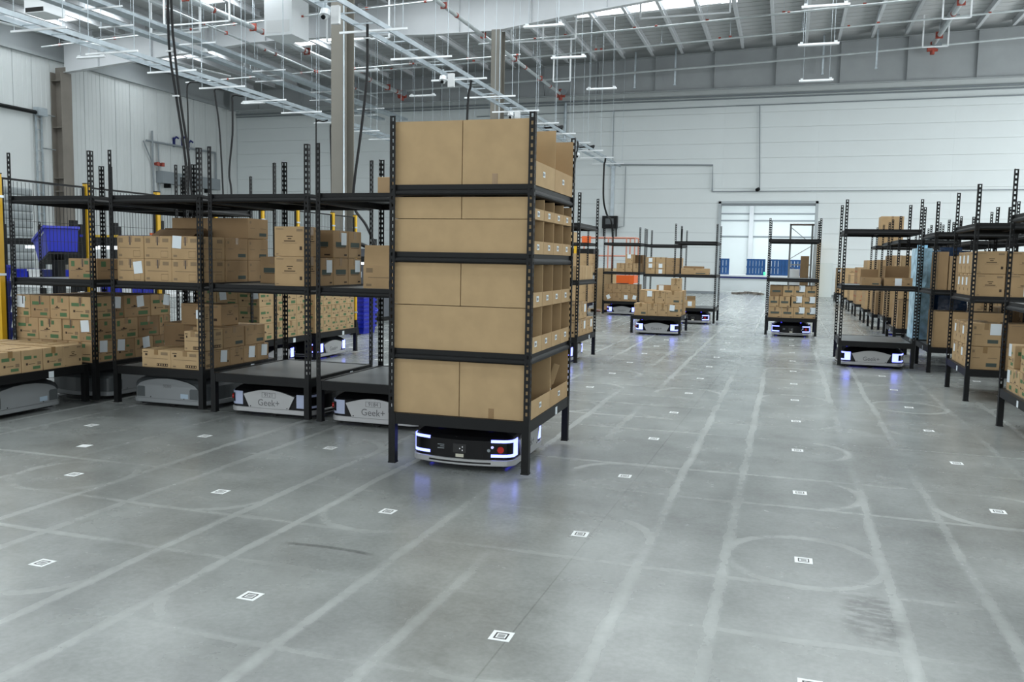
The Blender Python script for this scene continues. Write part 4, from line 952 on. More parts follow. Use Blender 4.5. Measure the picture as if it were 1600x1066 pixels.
obj('column', MB().box(-.06, .06, -.06, .06, 0, 1.42).mesh('column', BLACK), sd); obj('base', MB().box(-.35, .35, -.3, .3, 0, .03).mesh('base', BLACK), sd)
for i in range(6):
    tub('stacking_tote', f'dark blue tote stacked at the left edge behind the fence, {ORD[i]} from floor', (-10.75, 4.45, .02 + i * .22), (0, 0, R(4)), .55, .42, .22, BLUED if i < 5 else BLUEP, .9, 'tote', 'dark blue totes behind the fence')
pl = thing('pallet', 'low pallet under the dark blue totes behind the fence', 'pallet', (-10.75, 4.45, 0)); obj('board', MB().box(-.35, .35, -.3, .3, 0, .018).mesh('board', WOODP), pl)
def station(x, y, L, D, label, H=2.05, cross=1.72):
    t = thing('work_station', label, 'workstation', (x, y, 0))
    for sx in (-1, 1):
        for sy in (-1, 1): obj('upright', MB().box(-.045, .045, -.045, .045, 0, H).mesh('upright', BLACK), t, (sx * L / 2, sy * D / 2, 0))
    for sy in (-1, 1):
        obj('crossbeam', MB().box(-L / 2, L / 2, -.03, .03, cross - .06, cross + .06).mesh('crossbeam', BLACK), t, (0, sy * D / 2, 0))
    obj('table_top', MB().box(-L / 2, L / 2, -D / 2, D / 2, .85, .89).mesh('table_top', WHITEP), t)
    obj('shelf', MB().box(-L / 2, L / 2, -D / 2, D / 2, cross - .02, cross).mesh('shelf', BLACK), t)
    obj('light_bar', MB().box(-L / 2 + .1, L / 2 - .1, -.04, .04, cross - .13, cross - .07).mesh('light_bar', mat('lit_work_lamp', (.9, .9, .9), .4, emit=(.9, .97, 1), estr=1.2)), t)
    return t
s1 = station(-10.4, 7.0, 1.7, .9, 'black picking station with a lit lamp behind the fence and second rack')
s2 = station(-13.6, 8.6, 1.9, .9, 'black picking station further left behind the fence')
s3 = station(-9.75, 13.2, 1.6, 1.0, 'dark machine station behind the fence next to the right yellow posts', 1.95, 1.5)
YB_ = mat('yellow_plastic', (.65, .42, .02), .4)
for i, (dx, m, nm) in enumerate(((-.62, BLUEP, 'blue'), (-.36, YB_, 'yellow'), (-.10, YB_, 'yellow'), (.16, BLUED, 'dark blue'), (.42, BLUED, 'dark blue'))):
    tub('parts_bin', f'small {nm} bin on the picking station shelf behind the fence, {ORD[i]} from left', (-10.4 + dx, 6.75, 1.721), (0, 0, 0), .24, .3, .1, m, .9, 'bin', 'bins on the picking station')
for i in range(7):
    tub('parts_bin', f'blue bin on the table of the picking station behind the fence, {ORD[i]} from left', (-11.02 + i * .21, 6.9, .891), (0, 0, 0), .2, .34, .34 if i % 2 else .42, BLUEP if i % 3 else WHITEP, .9, 'bin', 'bins on the picking table')
tub('parts_bin', 'orange crate at the end of the picking station behind the fence', (-9.68, 6.8, 1.721), (0, 0, 0), .24, .3, .14, ORANGE, .95, 'bin')
for i in range(5):
    tub('parts_bin', f'bin on the table of the left picking station, {ORD[i]} from left', (-14.3 + i * .34, 8.5, .891), (0, 0, 0), .3, .4, .3, (BLUEP, WHITEP, BLUED, BLUEP, WHITEP)[i], .9, 'bin', 'bins on the left picking table')
for i in range(8):
    tub('stacking_tote', f'blue tote in the ribbed stack by the right yellow post, {ORD[i]} from the floor', (-8.42, 11.05, .001 + i * .088), (0, 0, R(2)), .42, .56, .16, BLUEP, .93, 'tote', 'blue totes by the yellow post', ribs=1)
tub('parts_tub', 'blue tub leaning near the right yellow fence post', (-9.05, 11.9, .28), (R(0), R(38), R(0)), .62, .5, .4, BLUEP, .88)
ls = thing('tub_stand', 'small black stand under the leaning blue tub', 'stand', (-9.05, 11.9, 0)); obj('base', MB().box(-.3, .3, -.25, .25, 0, .03).mesh('base', BLACK), ls); obj('column', MB().box(-.05, .05, -.2, .2, .03, .30).mesh('column', BLACK), ls)
mc = thing('conveyor_machine', 'grey machine with white labels beyond the fence behind the fourth rack', 'machine', (-10.2, 15.9 - 1.3, 0))
obj('housing', MB().box(-.7, .7, -.4, .4, .1, 1.75).mesh('housing', mat('machine_grey', (.10, .11, .13), .5)), mc)
for k in range(3): obj('label_plate', MB().box(-.15, .1, -.402, -.40, 0, .14).mesh('label_plate', PAPER), mc, (-.3 + .35 * k, 0, 1.25 - .2 * k))
obj('hose', MB().tube([(-.6, -.45, 1.5), (-.3, -.5, 1.8), (.2, -.5, 1.85), (.6, -.48, 1.7)], .05, 8).mesh('hose', BLACK), mc)
obj('skid', MB().box(-.7, .7, -.4, .4, 0, .1).mesh('skid', BLACK), mc)

# ================================================================== FAR HALL OBJECTS
# scissor lift
sl_ = thing('scissor_lift', 'orange scissor lift with guard rails by the far wall', 'lift', (-6.05, 24.4, 0))
obj('chassis', MB().box(-1.0, 1.0, -.38, .38, .18, .55).mesh('chassis', ORANGE), sl_)
for sx in (-.75, .75):
    for sy in (-.38, .38): obj('wheel', MB().tube([(sx, sy - .06, .19), (sx, sy + .06, .19)], .19, 16).mesh('wheel', RUBBER), sl_)
for k in range(3):
    for s in (-1, 1):
        obj('scissor_arm', MB().cbox((0, .25 * s, .64 + k * .07), (1.7, .05, .05), 0, Matrix.Rotation(R(2.5 * (1 if k % 2 else -1)), 4, 'Y')).mesh('scissor_arm', GREYBOX), sl_)
obj('platform', MB().box(-.95, 1.02, -.38, .38, .84, 1.1).mesh('platform', ORANGE), sl_)
rl = MB()
for zz in (1.75, 2.36):
    for sy in (-.36, .36): rl.tube([(-.9, sy, zz), (1.0, sy, zz)], .025, 6)
    for sx in (-.9, 1.0): rl.tube([(sx, -.36, zz), (sx, .36, zz)], .025, 6)
for sx in (-.9, .1, .72, 1.0):
    for sy in (-.36, .36): rl.tube([(sx, sy, 1.1), (sx, sy, 2.36)], .025, 6)
obj('guard_rail', rl.mesh('guard_rail', ORANGE2), sl_)
obj('control_box', MB().box(-.8, -.5, -.44, -.36, 2.1, 2.4).mesh('control_box', ORANGE), sl_); obj('ladder', MB().box(.85, 1.0, -.42, -.38, .3, 1.1).mesh('ladder', ORANGE), sl_)
# dark forklift-like stacker with yellow mast bars
st_ = thing('pallet_stacker', 'dark pallet stacker with two yellow uprights behind the wide cartons', 'stacker', (-6.55, 22.6, 0))
obj('body', MB().box(-.3, .5, -.4, .4, .15, 1.95).mesh('body', BLACK), st_)
for sx in (-.42, -.08): obj('mast_bar', MB().box(sx - .04, sx + .04, -.48, -.41, 0, 2.05).mesh('mast_bar', YELLOW), st_)
obj('wheel', MB().tube([(.1, -.35, .1), (.1, .35, .1)], .1, 12).mesh('wheel', RUBBER), st_); obj('fork', MB().box(-.35, -.2, -1.2, -.4, .06, .12).box(.1, .25, -1.2, -.4, .06, .12).mesh('fork', BLACK), st_)
# doorway goods: upright blue pallets
def blue_pallet(x, y, z, rz, label, h=.95):
    t = thing('pallet', label, 'pallet', (x, y, z), R(rz), 'blue pallets beyond the doorway')
    for k in range(6): obj('slat', cached(('bps', h), lambda: MB().box(-.085, .085, -.012, .012, 0, h).mesh('slat', BLUEPAL)), t, (-.48 + k * .192, -.06, 0))
    for zz in (.0, h / 2 - .05, h - .1): obj('bearer', cached('bpb', lambda: MB().box(-.55, .55, -.045, .06, 0, .1).mesh('bearer', BLUEPAL)), t, (0, 0, zz))
    return t
blue_pallet(-1.95, 48.3, .93, 24, 'blue pallet leaning upright left of the green lamp beyond the doorway')
blue_pallet(-.68, 48.2, .93, 8, 'blue pallet upright in the middle beyond the doorway')
blue_pallet(.05, 48.6, .93, -4, 'blue pallet upright at the right beyond the doorway')
blue_pallet(-4.05, 48.4, .93, 10, 'blue pallet upright at the left door edge beyond the doorway')
lg = thing('pallet_ledge', 'long white-topped ledge with dark blue edge carrying the upright pallets', 'ledge', (-1.2, 48.5, 0))
obj('top', MB().box(-4.2, 3.0, -.5, .6, .80, .93).mesh('top', WHITEP), lg); obj('edge', MB().box(-4.2, 3.0, -.53, -.5, .72, .82).mesh('edge', BLUED), lg)
for sx in (-4, -1.5, 1, 2.9): obj('leg', MB().box(sx - .05, sx + .05, -.1, .1, 0, .8).mesh('leg', WHITEP), lg)
obj('skirt', MB().box(-4.2, 3.0, -.48, -.46, .0, .72).mesh('skirt', mat('pale_concrete', (.72, .75, .76), .5)), lg)
tag(obj('signal_lamp', MB().tube([(0, 0, 0), (0, 0, .14)], .07, 10).tube([(0, 0, -.05), (0, 0, 0)], .05, 8).mesh('signal_lamp', GREENL), None, (-1.42, 48.1, .98)), 'small green signal lamp beside the blue pallets in the doorway', 'lamp')
# grey steel frame in the doorway
gf = thing('steel_frame', 'tall grey braced steel frame standing in the doorway', 'frame', (.55, 44.6, 0))
GF = mat('dull_grey_steel', (.22, .22, .215), .5, metal=.3)
for sx in (-.62, .5): obj('upright', MB().box(sx - .05, sx + .05, -.05, .05, 0, 3.75).mesh('upright', GF), gf)
obj('top_beam', MB().box(-.67, .6, -.05, .05, 3.7, 3.8).mesh('top_beam', mat('rust_brown_steel', (.20, .15, .12), .6)), gf)
for a, b in (((-.6, 0, 3.6), (.48, 0, 2.7)), ((-.6, 0, 1.9), (.48, 0, 2.6)), ((-.6, 0, 1.5), (.48, 0, .9))): obj('brace', MB().tube([a, b], .02, 6).mesh('brace', GF), gf)
obj('rail', MB().box(-.62, .5, -.03, .03, 1.55, 1.62).mesh('rail', GF), gf)
tag(obj('plywood_sheet', MB().box(0, .16, 0, .5, 0, 2.75).mesh('plywood_sheet', WOODP), None, (1.20, 40.2, 0), (R(-3), 0, 0)), 'narrow pale plywood sheet leaning by the right door edge', 'board')
tag(obj('brown_board', MB().box(0, .42, 0, .3, 0, 2.05).mesh('brown_board', CARD[4]), None, (.5, 43.2, 0)), 'stack of brown boards upright inside the doorway', 'board')
tag(obj('leaning_sheet', MB().box(0, .75, 0, .08, 0, 1.7).mesh('white_panel', mat('translucent_white_panel', (.62, .68, .68), .35)), None, (1.25, 40.7, 0)), 'pale panel leaning against the wall right of the doorway', 'panel')
tag(obj('white_carton', MB().box(0, .5, 0, .5, 0, 1.35).box(.02, .48, -.02, 0, .9, 1.3).mesh('white_carton', WHITEP), None, (-.02, 43.6, 0)), 'stacked white packages inside the doorway', 'package')
dirt = MB(); rr_ = random.Random(3)
for i in range(60):
    a = rr_.uniform(-.75, .75); r_ = rr_.uniform(.04, .12); dirt.cbox((a, rr_.uniform(-.2, .2), r_ * .8 * (1 - abs(a))), (r_ * 2, r_, r_ * 1.0), 0, Matrix.Rotation(rr_.uniform(0, 3), 4, 'Z'))
dd = obj('debris', dirt.mesh('debris', COLBR), None, (-2.0, 41.2, .015)); dd['kind'] = 'stuff'; dd['label'] = 'swept dirt on the door threshold'; dd['category'] = 'debris'

# wall services
def pipe(name, label, cat, pts, r, m=PIPE, n=8, coup=None, cm=REDC, hang=None):
    t = thing(name, label, cat, (0, 0, 0)); obj('run', MB().tube(pts, r, n).mesh('run', m), t)
    if coup:
        a, b = Vector(pts[0]), Vector(pts[-1]); d = (b - a).normalized(); L = (b - a).length
        q = Vector((0, 0, 1)).rotation_difference(d).to_euler()
        cmh = MB().tube([(0, 0, -.05), (0, 0, .05)], r * 1.18, 10).mesh('coupling', cm)
        k = coup / 2
        while k < L: obj('coupling', cmh, t, a + d * k, q); k += coup
    if hang:
        a, b = Vector(pts[0]), Vector(pts[-1]); d = (b - a).normalized(); L = (b - a).length; k = hang / 3
        while k < L:
            p = a + d * k; top = roof_z(p.x) - .05
            obj('hanger_rod', MB().box(-.008, .008, -.008, .008, 0, top - p.z).mesh('hanger_rod', GALV), t, p)
            obj('hanger_clip', MB().box(-r * 1.5, r * 1.5, -.02, .02, -r * 1.3, r * 1.6).mesh('hanger_clip', REDC if k % 2 else GREYBOX), t, p); k += hang
    return t
pipe('wall_conduit', 'long conduit along the upper far wall', 'conduit', [(-3.0, 40.93, 9.54), (XR, 40.93, 9.6)], .028, GREYBOX)
pipe('wall_conduit', 'conduit along the upper far wall left of the drop', 'conduit', [(-17, 40.93, 9.45), (-3.0, 40.93, 9.54)], .025, GREYBOX)
pipe('wall_conduit', 'vertical conduit dropping down the far wall above the doorway', 'conduit', [(-1.85, 40.92, 9.53), (-1.68, 40.92, 5.36)], .026, GREYBOX)
pipe('wall_conduit', 'vertical conduit dropping down the far wall left of the doorway', 'conduit', [(-9.27, 40.92, 9.5), (-9.25, 40.92, 6.7)], .02, GREYBOX)
pipe('wall_conduit', 'angled conduit on the far wall left of the doorway', 'conduit', [(-9.18, 40.92, 6.7), (-4.04, 40.92, 6.6), (-4.02, 40.92, 5.26)], .035, GREYBOX)
pipe('wall_conduit', 'thin dark line of conduit across the far wall above the doorway', 'conduit', [(-4.02, 40.92, 5.25), (XR, 40.92, 5.25)], .022, GREYBOX)
tag(obj('cable_duct', MB().box(-.09, .09, -.07, 0, 3.95, 6.65).box(-.11, .11, -.09, 0, 6.5, 6.66).mesh('cable_duct', GALV), None, (-9.22, YF - .002, 0)), 'wide metal cable duct above the black wall cabinet', 'duct')
cb = thing('electric_cabinet', 'black electric cabinet on the far wall below the cable duct', 'cabinet', (-9.29, YF, 0))
obj('housing', MB().box(-.40, .40, -.3, -.002, 3.33, 3.99).mesh('housing', BLACK), cb); obj('display', MB().box(-.22, .22, -.315, -.3, 3.55, 3.85).mesh('display', RGREY2), cb); obj('bracket', MB().box(-.36, -.32, -.2, 0, 2.9, 3.33).box(.32, .36, -.2, 0, 2.9, 3.33).mesh('bracket', BLACK), cb)
pipe('wall_conduit', 'thin conduit loop right of the black wall cabinet', 'conduit', [(-8.55, 40.93, 6.6), (-8.55, 40.93, 3.45), (-8.85, 40.93, 3.4)], .02, GREYBOX)
def camera_fix(label, x, y, z, tagp=True, hang=.18):
    t = thing('security_camera', label, 'camera', (x, y, z))
    obj('body', MB().tube([(0, 0, 0), (0, -.02, -.12)], [.09, .11], 12).tube([(0, -.02, -.12), (0, -.02, -.2)], [.085, .05], 12).mesh('body', LAMPW), t)
    obj('lens', MB().tube([(0, -.06, -.15), (0, -.10, -.18)], .045, 10).mesh('lens', BLACK), t)
    obj('mount', MB().box(-.02, .02, -.02, .02, 0, hang).mesh('mount', GALV), t)
    if tagp: obj('cable_box', MB().box(.14, .32, -.03, .05, -.3, .06).mesh('cable_box', WHITEP), t)
    return t
camera_fix('white security camera hanging on the tray near the thick beige column', -9.30, 11.2, 6.52)
camera_fix('white security camera hanging on the tray right of the thick column', -9.36, 17.6, 6.52)
camera_fix('white security camera above the front rack boxes', -9.32, 23.5, 6.52)
camera_fix('white security camera at the far end of the tray', -9.375, 33.5, 6.4, False)
t = thing('security_camera', 'small dark camera on the far wall above the doorway', 'camera', (-1.72, 40.85, 5.36)); obj('body', MB().tube([(0, 0, 0), (-.08, -.14, -.06)], .09, 10).mesh('body', BLACK), t); obj('mount', MB().box(-.05, .05, .0, .14, -.1, .02).mesh('mount', GREYBOX), t)
# left wall pipework and grey cabinet
lw = thing('wall_cabinet', 'long grey cabinet on the left wall under the pipework', 'cabinet', (XL, 0, 0)); obj('housing', MB().box(.002, .45, 33.8, 38.7, 5.42 - .1, 5.85 + .1).mesh('housing', GREYBOX), lw); obj('bracket', MB().box(.002, .4, 34.4, 34.5, 5.1, 5.32).box(.002, .4, 37.8, 37.9, 5.1, 5.32).mesh('bracket', BLACK), lw)
pipe('wall_pipe', 'grey pipe frame on the left wall above the cabinet', 'pipe', [(XL + .12, 33.0, 7.45), (XL + .12, 38.7, 7.5), (XL + .12, 38.75, 5.9)], .06, GREYBOX)
pipe('wall_pipe', 'upright grey pipe on the left wall with red valves', 'pipe', [(XL + .15, 33.4, 8.0), (XL + .15, 33.5, 2.5)], .05, GREYBOX)
pipe('wall_pipe', 'second upright pipe on the left wall beside the red valves', 'pipe', [(XL + .15, 33.85, 7.4), (XL + .15, 33.95, 2.5)], .04, GREYBOX)
pipe('wall_pipe', 'diagonal brace pipe on the left wall', 'pipe', [(XL + .14, 32.75, 7.4), (XL + .14, 33.42, 6.3)], .035, GREYBOX)
for i, yy in enumerate((33.68, 34.05)):
    v = thing('valve', ('left', 'right')[i] + ' red valve on the left wall pipes', 'valve', (XL + .15, yy, 6.30)); obj('body', MB().tube([(0, -.08, 0), (0, .08, 0)], .09, 10).mesh('body', REDC), v); obj('handle', MB().tube([(.12, 0, -.1), (.12, 0, .1)], .09, 10).mesh('handle', REDC), v)
for i, (yy, zz) in enumerate(((35.2, 7.85), (35.9, 7.95), (36.4, 7.8))):
    tag(obj('pipe_fitting', MB().tube([(0, -.14, -.1), (0, .1, .1), (.05, .22, .02)], .05, 8).box(-.149, -.02, -.03, .03, -.45, .05).mesh('pipe_fitting', BLUED), None, (XL + .15, yy, zz)), f'small dark blue fitting on the left wall pipe frame, {ORD[i]} from left', 'fitting')

# ================================================================== OVERHEAD SERVICES
pipe('sprinkler_main', 'thick sprinkler main running to the far wall left of the thick column', 'pipe', [(-20.7, 12, 10.5), (-20.7, 39.2, 10.5)], .10, PIPE, 12, coup=3.1, hang=4.0)
pipe('sprinkler_main', 'sprinkler main running to the far wall past the thinner column', 'pipe', [(-11.75, 14, 10.15), (-11.75, 39.2, 10.15)], .075, PIPE, 10, coup=4.2, hang=4.0)
pipe('sprinkler_main', 'sprinkler main at the upper right with white frames', 'pipe', [(5.7, 26, 11.68), (5.7, 39.2, 11.68)], .10, PIPE, 12, coup=3.3, hang=5.0)
pipe('sprinkler_pipe', 'cross pipe nearest the far wall under the roof', 'pipe', [(-24, 39.0, 10.55), (-12.2, 39, 10.88), (-1.5, 39, 11.22), (9.3, 39, 11.72), (20, 39, 12.1)], .055, PIPE, 8)
pipe('sprinkler_pipe', 'second cross pipe from the far wall under the roof', 'pipe', [(-22, 35, 10.8), (-13.8, 35, 11.02), (18, 35, 12.2)], .04, PIPE, 8, coup=5.3, hang=3.0)
pipe('sprinkler_pipe', 'third cross pipe from the far wall lit by the roof daylight', 'pipe', [(-13.3, 31, 10.78), (-5.7, 31, 11.04), (16, 31, 11.9)], .04, PIPE, 8, coup=5.1, hang=2.9)
pipe('sprinkler_pipe', 'cross pipe before the far girder at the left', 'pipe', [(-30, 33.0, 10.3), (-12, 33.0, 10.75)], .035, PIPE, 8, coup=5.1, hang=2.9)
pipe('sprinkler_pipe', 'cross pipe under the left roof bay', 'pipe', [(-31, 25.0, 10.25), (-12, 25.0, 10.9)], .035, PIPE, 8, coup=5.1, hang=2.9)
pipe('sprinkler_pipe', 'slim pipe along the left roof bay beside the thick main', 'pipe', [(-22.2, 14, 10.55), (-22.2, 39.2, 10.35)], .045, PIPE, 8, coup=4.1, hang=3.5)
pipe('sprinkler_pipe', 'slim pipe sloping along the left wall roof bay', 'pipe', [(-28.5, 20, 9.95), (-25.5, 30.5, 9.9)], .05, PIPE, 8)
pipe('roof_conduit', 'thin light rod strung across the right roof bay', 'conduit', [(-11, 29.5, 10.95), (-3.0, 29.5, 11.35)], .018, LAMPW)
# valve sets at the pipe ends
for i, (x, y, z_) in enumerate(((-11.75, 39.2, 10.1), (5.65, 39.1, 11.45), (-20.6, 38.9, 10.35))):
    v = thing('valve', ('red valve where the middle sprinkler main meets the far wall', 'red valve at the end of the upper right sprinkler main', 'red valve at the end of the thick left sprinkler main')[i], 'valve', (x, y, z_))
    obj('body', MB().tube([(-.22, 0, 0), (.22, 0, 0)], .13, 10).mesh('body', REDC), v); obj('flange', MB().tube([(0, 0, -.25), (0, 0, .3)], .10, 10).mesh('flange', REDC), v)
    obj('handwheel', MB().tube([(.2, -.2, .12), (.2, -.16, .12)], .16, 12).mesh('handwheel', GREYBOX), v)
pipe('riser_pipe', 'light riser pipe dropping down the far wall from the middle red valve', 'pipe', [(-11.9, 40.85, 10.0), (-11.9, 40.85, 6.7)], .08, GALV)
# white hanging frames
def hframe(label, x0, x1, y, z0, z1, n=2):
    z1 = roof_z((x0 + x1) / 2) - .02
    t = thing('hanger_frame', label, 'hanger', (0, y, 0))
    obj('crossbar', MB().box(x0, x1, -.025, .025, z0 - .025, z0 + .025).mesh('crossbar', LAMPW), t)
    for k in range(n):
        x = x0 + (x1 - x0) * k / max(1, n - 1); obj('drop_rod', MB().box(x - .03, x + .03, -.025, .025, z0, z1).mesh('drop_rod', LAMPW), t)
hframe('white hanger frame right of the thinner column, near one', -10.9, -8.3, 28.2, 10.05, 10.95, 3)
hframe('white hanger frame right of the thinner column, far one', -11.0, -10.2, 35.0, 9.9, 11.3, 2)
hframe('white hanger frame beneath the right roof panels', -5.9, -2.6, 28.6, 10.75, 11.35, 2)
hframe('white square frame around the upper right sprinkler main, near', 5.2, 6.2, 33.5, 11.3, 12.2, 2)
hframe('white square frame around the upper right sprinkler main, far', 5.0, 6.0, 37.2, 11.1, 12.1, 2)
hframe('white hanger frame left of the thick sprinkler main', -23.6, -21.4, 23.0, 9.8, 11.1, 2)
hframe('white hanger frame beside the thick beige column', -17.9, -15.2, 26.2, 10.0, 10.6, 2)
hframe('white hanger frame above the left sprinkler main', -21.5, -18.8, 21.2, 9.55, 10.9, 2)
for i, (x, yy) in enumerate(((-7.9, 39.2), (1.0, 39.2), (3.3, 38.8), (-5.9, 39.2))):
    tag(obj('drop_pipe', MB().box(-.04, .04, -.04, .04, 10.2 + .03 * (x + 12), roof_z(x) - .02).box(-.06, .06, -.06, .06, 10.15 + .03 * (x + 12), 10.2 + .03 * (x + 12)).mesh('drop_pipe', GALV), None, (x, yy, 0)), ('light drop bracket near the middle red valve', 'light drop bracket right of the middle cross pipe', 'light drop bracket left of the upper right valve', 'light drop bracket on the far cross pipe')[i], 'bracket')

def tray(label, x, y0, y1, z, w, solid=False, step=1.9):
    t = thing('cable_tray', label, 'cable tray', (0, 0, 0))
    for s in (-1, 1): obj('side_rail', MB().box(x + s * w / 2 - .02, x + s * w / 2 + .02, y0, y1, z - .05, z + .06).mesh('side_rail', GALV), t)
    if solid: obj('tray_bottom', MB().box(x - w / 2, x + w / 2, y0, y1, z - .045, z - .035).mesh('tray_bottom', GALV), t)
    else:
        rg_ = MB().box(x - w / 2, x + w / 2, -.013, .013, z - .04, z - .015).mesh('rung', GALV); y = y0
        while y < y1: obj('rung', rg_, t, (0, y, 0)); y += .8
    y = y0 + .6
    cbm = MB().box(x - w / 2 - .55, x + w / 2 + .55, -.018, .018, z - .10, z - .055).mesh('support_channel', LAMPW)
    while y < y1:
        obj('support_channel', cbm, t, (0, y, 0))
        for s in (-1, 1): obj('hanger_rod', MB().box(-.006, .006, -.006, .006, z - .1, roof_z(x) - .05).mesh('hanger_rod', GALV), t, (x + s * (w / 2 + .45), y, 0))
        y += step
    return t
tray('long cable tray passing in front of the thick column towards the far wall', -9.1, 4.5, 40.8, 6.6, .55, step=2.6)
tray('long cable tray on the left passing behind the thick column', -16.5, 6.0, 40.0, 6.6, .5, step=2.2)
tray('upper wide cable tray near the left roof bay', -20.3, 12, 38.5, 9.0, .42, True, step=4.4)
tray('upper second cable tray left of the wide one', -21.6, 14, 38.5, 9.05, .30, True, step=4.4)
def lamp(label, x, y, z):
    t = thing('batten_lamp', label, 'lamp', (x, y, z), 0, 'white hanging batten lamps')
    obj('housing', cached('lh', lambda: MB().prism([(-.07, 0), (.07, 0), (.045, .07), (-.045, .07)], -.66, .66, axis='x').mesh('housing', LAMPW)), t)
    for s in (-1, 1):
        obj('end_cap', cached('le', lambda: MB().box(-.05, .05, -.06, .06, .0, .12).mesh('end_cap', LAMPW)), t, (s * .55, 0, 0))
        obj('suspension_wire', MB().box(-.006, .006, -.006, .006, .1, roof_z(x) - z - .05).mesh('suspension_wire', GALV), t, (s * .5, 0, 0))
    obj('tube', cached('lt', lambda: MB().tube([(-.6, 0, -.012), (.6, 0, -.012)], .014, 6).mesh('tube', WHITEP)), t)
for i, (x, y, z_, n) in enumerate(((.55, 22.4, 9, 'near right roof bay'), (.5, 26.9, 9, 'middle right roof bay'), (.6, 32.9, 9, 'far right roof bay'), (-7.95, 22.5, 9, 'near middle roof bay'), (-8.2, 26.8, 9, 'beside the thinner column'), (-8.2, 32.7, 9, 'far middle roof bay'), (-26.1, 22.6, 9, 'left roof bay by the brown column'), (-17.2, 28.0, 9.2, 'left of the thick column far back'), (-17.0, 33.5, 9.2, 'left of the thick column farthest back'), (-22.5, 24, 9.3, 'upper left by the wide trays'), (-26, 33, 9.1, 'far left roof bay'))):
    lamp('white batten lamp hanging in the ' + n if 'bay' in n else 'white batten lamp hanging ' + n, x, y, z_)
# roof unit
ru = thing('unit_heater', 'large white ventilation box under the roof left of the thick column', 'ventilation unit', (-18.9, 24.9, 0))
obj('housing', MB().box(-.6, .6, -.6, .6, 9.85, 11.3).mesh('housing', LAMPW), ru); obj('grille', MB().box(-.5, .5, -.615, -.6, 9.95, 10.4).mesh('grille', WHITEP), ru); obj('duct', MB().box(-.45, .45, -.45, .45, 11.3, 11.75).mesh('duct', GALV), ru)
u2 = thing('unit_heater', 'white box unit at the top left corner under the roof', 'ventilation unit', (-22.7, 17.2, 0)); obj('housing', MB().box(-.4, .4, -.4, .4, 8.9, 9.6).mesh('housing', LAMPW), u2); obj('grille', MB().box(-.35, .35, -.41, -.4, 8.92, 9.05).mesh('grille', BLACK), u2); obj('rod', MB().box(-.02, .02, -.02, .02, 9.6, 11.5).mesh('rod', GALV), u2)
# black power cables
def smooth(pts, k=6):
    P = [Vector(p) for p in pts]; P = [P[0] * 2 - P[1]] + P + [P[-1] * 2 - P[-2]]; out = []
    for i in range(1, len(P) - 2):
        for j in range(k):
            t = j / k; a, b, c, d = P[i - 1:i + 3]
            out.append(.5 * ((2 * b) + (c - a) * t + (2 * a - 5 * b + 4 * c - d) * t * t + (3 * b - a - 3 * c + d) * t ** 3))
    return out + [P[-2]]
def cable(label, pts, r, ties=()):
    t = thing('power_cable', label, 'cable'); obj('cable', MB().tube(smooth(pts), r, 7).mesh('cable', RUBBER, True), t)
    for k in ties: p = Vector(pts[k]); obj('cable_tie', MB().box(-r * 2.6, r * 2.6, -r * 1.5, r * 1.5, -.012, .012).mesh('cable_tie', WHITEP), t, p)
c1 = [(-10.55, 8, 9.5), (-10.51, 8.0, 5.88), (-10.49, 8.0, 5.02), (-10.37, 8.0, 4.26), (-10.2, 8.0, 3.17), (-10.12, 8.0, 2.0)]
cable('thick black power cable hanging from the roof on the left, left strand', c1, .022, (2, 3))
cable('thick black power cable hanging from the roof on the left, right strand', [(a + .05 + (.035 if i == 2 else 0), b + .03, c) for i, (a, b, c) in enumerate(c1)], .022)
cable('thin black cable dropping from the left tray beside the thick pair', [(-16.84, 17.2, 6.66), (-17.0, 17.2, 6.62), (-17.36, 17.2, 6.6), (-17.43, 17.2, 6.3), (-17.41, 17.2, 5.29), (-17.46, 17.2, .03)], .022)
cable('black cable slanting down from the left tray, left of the next', [(-16.68, 18.2, 6.64), (-16.82, 18.2, 6.58), (-17.19, 18.2, 6.6), (-17.17, 18.2, 6.3), (-17.01, 18.2, 4.85), (-16.82, 18.2, .03)], .026)
cable('black cable hanging from the left tray nearest the corner', [(-16.74, 19.2, 6.63), (-16.93, 19.2, 6.58), (-17.26, 19.2, 6.61), (-17.29, 19.2, 6.3), (-17.3, 19.2, 5.39), (-17.44, 19.2, 4.18), (-17.36, 19.2, 3.36), (-17.3, 19.2, .03)], .032)
c5 = [(-9.08, 12.6, 6.63), (-9.08, 12.6, 6.28), (-9.09, 12.6, 5.47), (-9.22, 12.6, 4.37), (-9.4, 12.6, 3.12), (-9.39, 12.6, 2.63), (-9.1, 12.6, 2.25), (-8.82, 12.6, 1.7)]
cable('thick black cable curving down right of the thick beige column', c5, .03, (1,))
cable('black cable dropping behind the front rack boxes', [(-8.91, 18.6, 6.65), (-8.94, 18.6, 6.42), (-9.03, 18.6, 5.52), (-9.1, 18.6, .03)], .034)
cable('thin black cable left of the thick column, left one', [(-16.61, 24.0, 6.57), (-16.8, 24.0, 6.53), (-17.07, 24.0, 6.54), (-17.1, 24.0, 6.07), (-17.11, 24.0, .03)], .026)
cable('thin black cable left of the thick column, right one', [(-16.8, 24.8, 6.65), (-16.91, 24.8, 6.54), (-16.96, 24.8, 6.3), (-16.91, 24.8, 4.25), (-16.9, 24.8, .03)], .03)
cable('black cable hanging right of the front rack', [(-8.85, 31.1, 6.66), (-8.78, 31.0, 6.4), (-8.8, 30.72, 5.76), (-8.8, 30.19, 4.4), (-8.8, 30.1, 1.0), (-8.8, 30.1, .03)], .035)
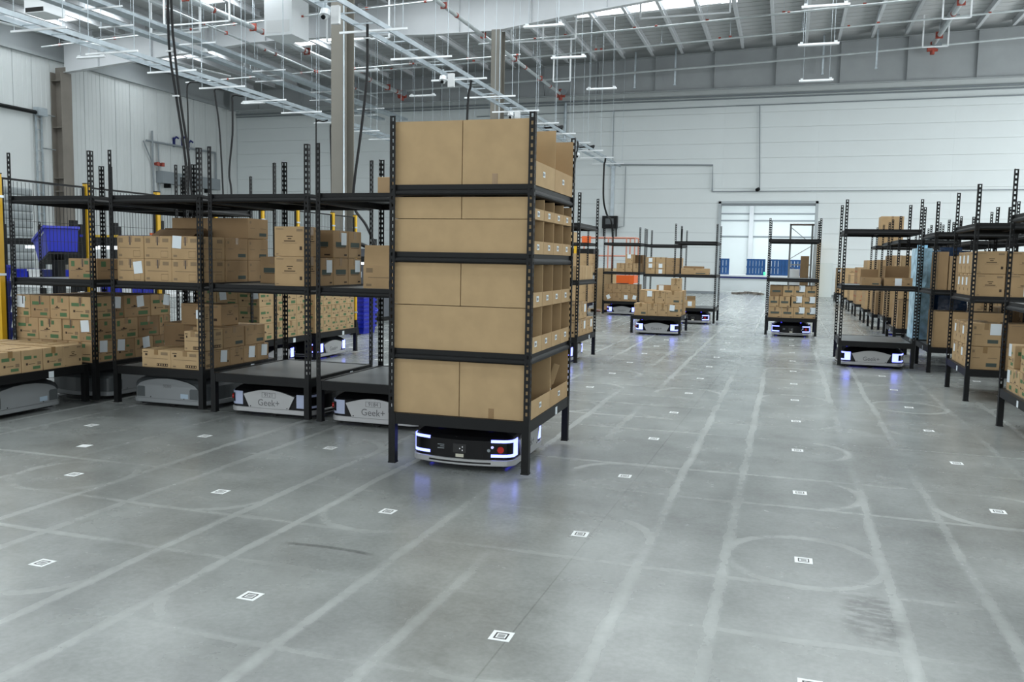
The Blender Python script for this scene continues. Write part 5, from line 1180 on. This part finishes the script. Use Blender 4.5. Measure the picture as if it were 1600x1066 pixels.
cable('black cable curving down in front of the wall cabinet', [(-8.85, 37.1, 6.66), (-8.78, 36.7, 6.4), (-8.8, 36.57, 6.1), (-8.8, 36.65, 4.61), (-8.8, 37.53, 3.89), (-8.8, 39.0, 3.3), (-8.8, 39.6, .03)], .045)
for i, (x, y) in enumerate(((-9.1, 28.6), (-9.1, 34.4))):
    tag(obj('cable_bundle', MB().tube([(-.3, -.6, .12), (0, -.2, .2), (.1, .3, .14), (-.1, .7, .16)], .07, 8).tube([(.1, -.5, .1), (.25, 0, .22), (.05, .5, .1)], .05, 8).mesh('cable_bundle', RUBBER), None, (x, y, 6.6)), ('coiled black cable bundle on the tray just above the front rack, nearer', 'coiled black cable bundle on the tray above the front rack, farther')[i], 'cable bundle')

# ================================================================== FLOOR MARKERS
mk_w = MB().box(-.045, .045, -.045, .045, 0, .0012).mesh('floor_marker', MARK)
def ringm():
    m = MB(); o, i_, z0, z1 = .028, .0215, .001, .0017
    m.box(-o, o, -o, -i_, z0, z1); m.box(-o, o, i_, o, z0, z1); m.box(-o, -i_, -i_, i_, z0, z1); m.box(i_, o, -i_, i_, z0, z1)
    return m.mesh('printed_square', MARKB)
rg = ringm(); pdm = MB().box(-.015, .015, -.015, .015, .001, .0015).mesh('printed_centre', mat('grey_floor_print', (.30, .31, .31), .6))
COLN = {-6: 'far left', -5: 'second left', -4: 'third left', -3: 'fourth left', -2: 'front rack', -1: 'left aisle', 0: 'centre aisle', 1: 'right aisle', 2: 'right rack'}
for i in range(-6, 3):
    for j in range(-2, 13):
        lb = f"white square floor marker in the {COLN[i]} line, {['nearest', 'second', 'third', 'fourth', 'fifth', 'sixth', 'seventh', 'eighth', 'ninth', 'tenth', 'eleventh', 'twelfth', 'thirteenth', 'fourteenth', 'fifteenth'][j + 2]} from the camera"
        if buried(lb): continue
        o = tag(obj('floor_marker', mk_w, None, (i * 1.2, j * 1.406, .0003), (0, 0, R(rnd.uniform(-2, 2)))), lb, 'floor marker', 'white floor markers')
        obj('printed_square', rg, o); obj('printed_centre', pdm, o)
tag(obj('floor_marker', mk_w, None, (-5.42, .73, .0003), (0, 0, R(8))), 'stray white floor marker off the grid in front of the low left platform', 'floor marker', 'white floor markers')
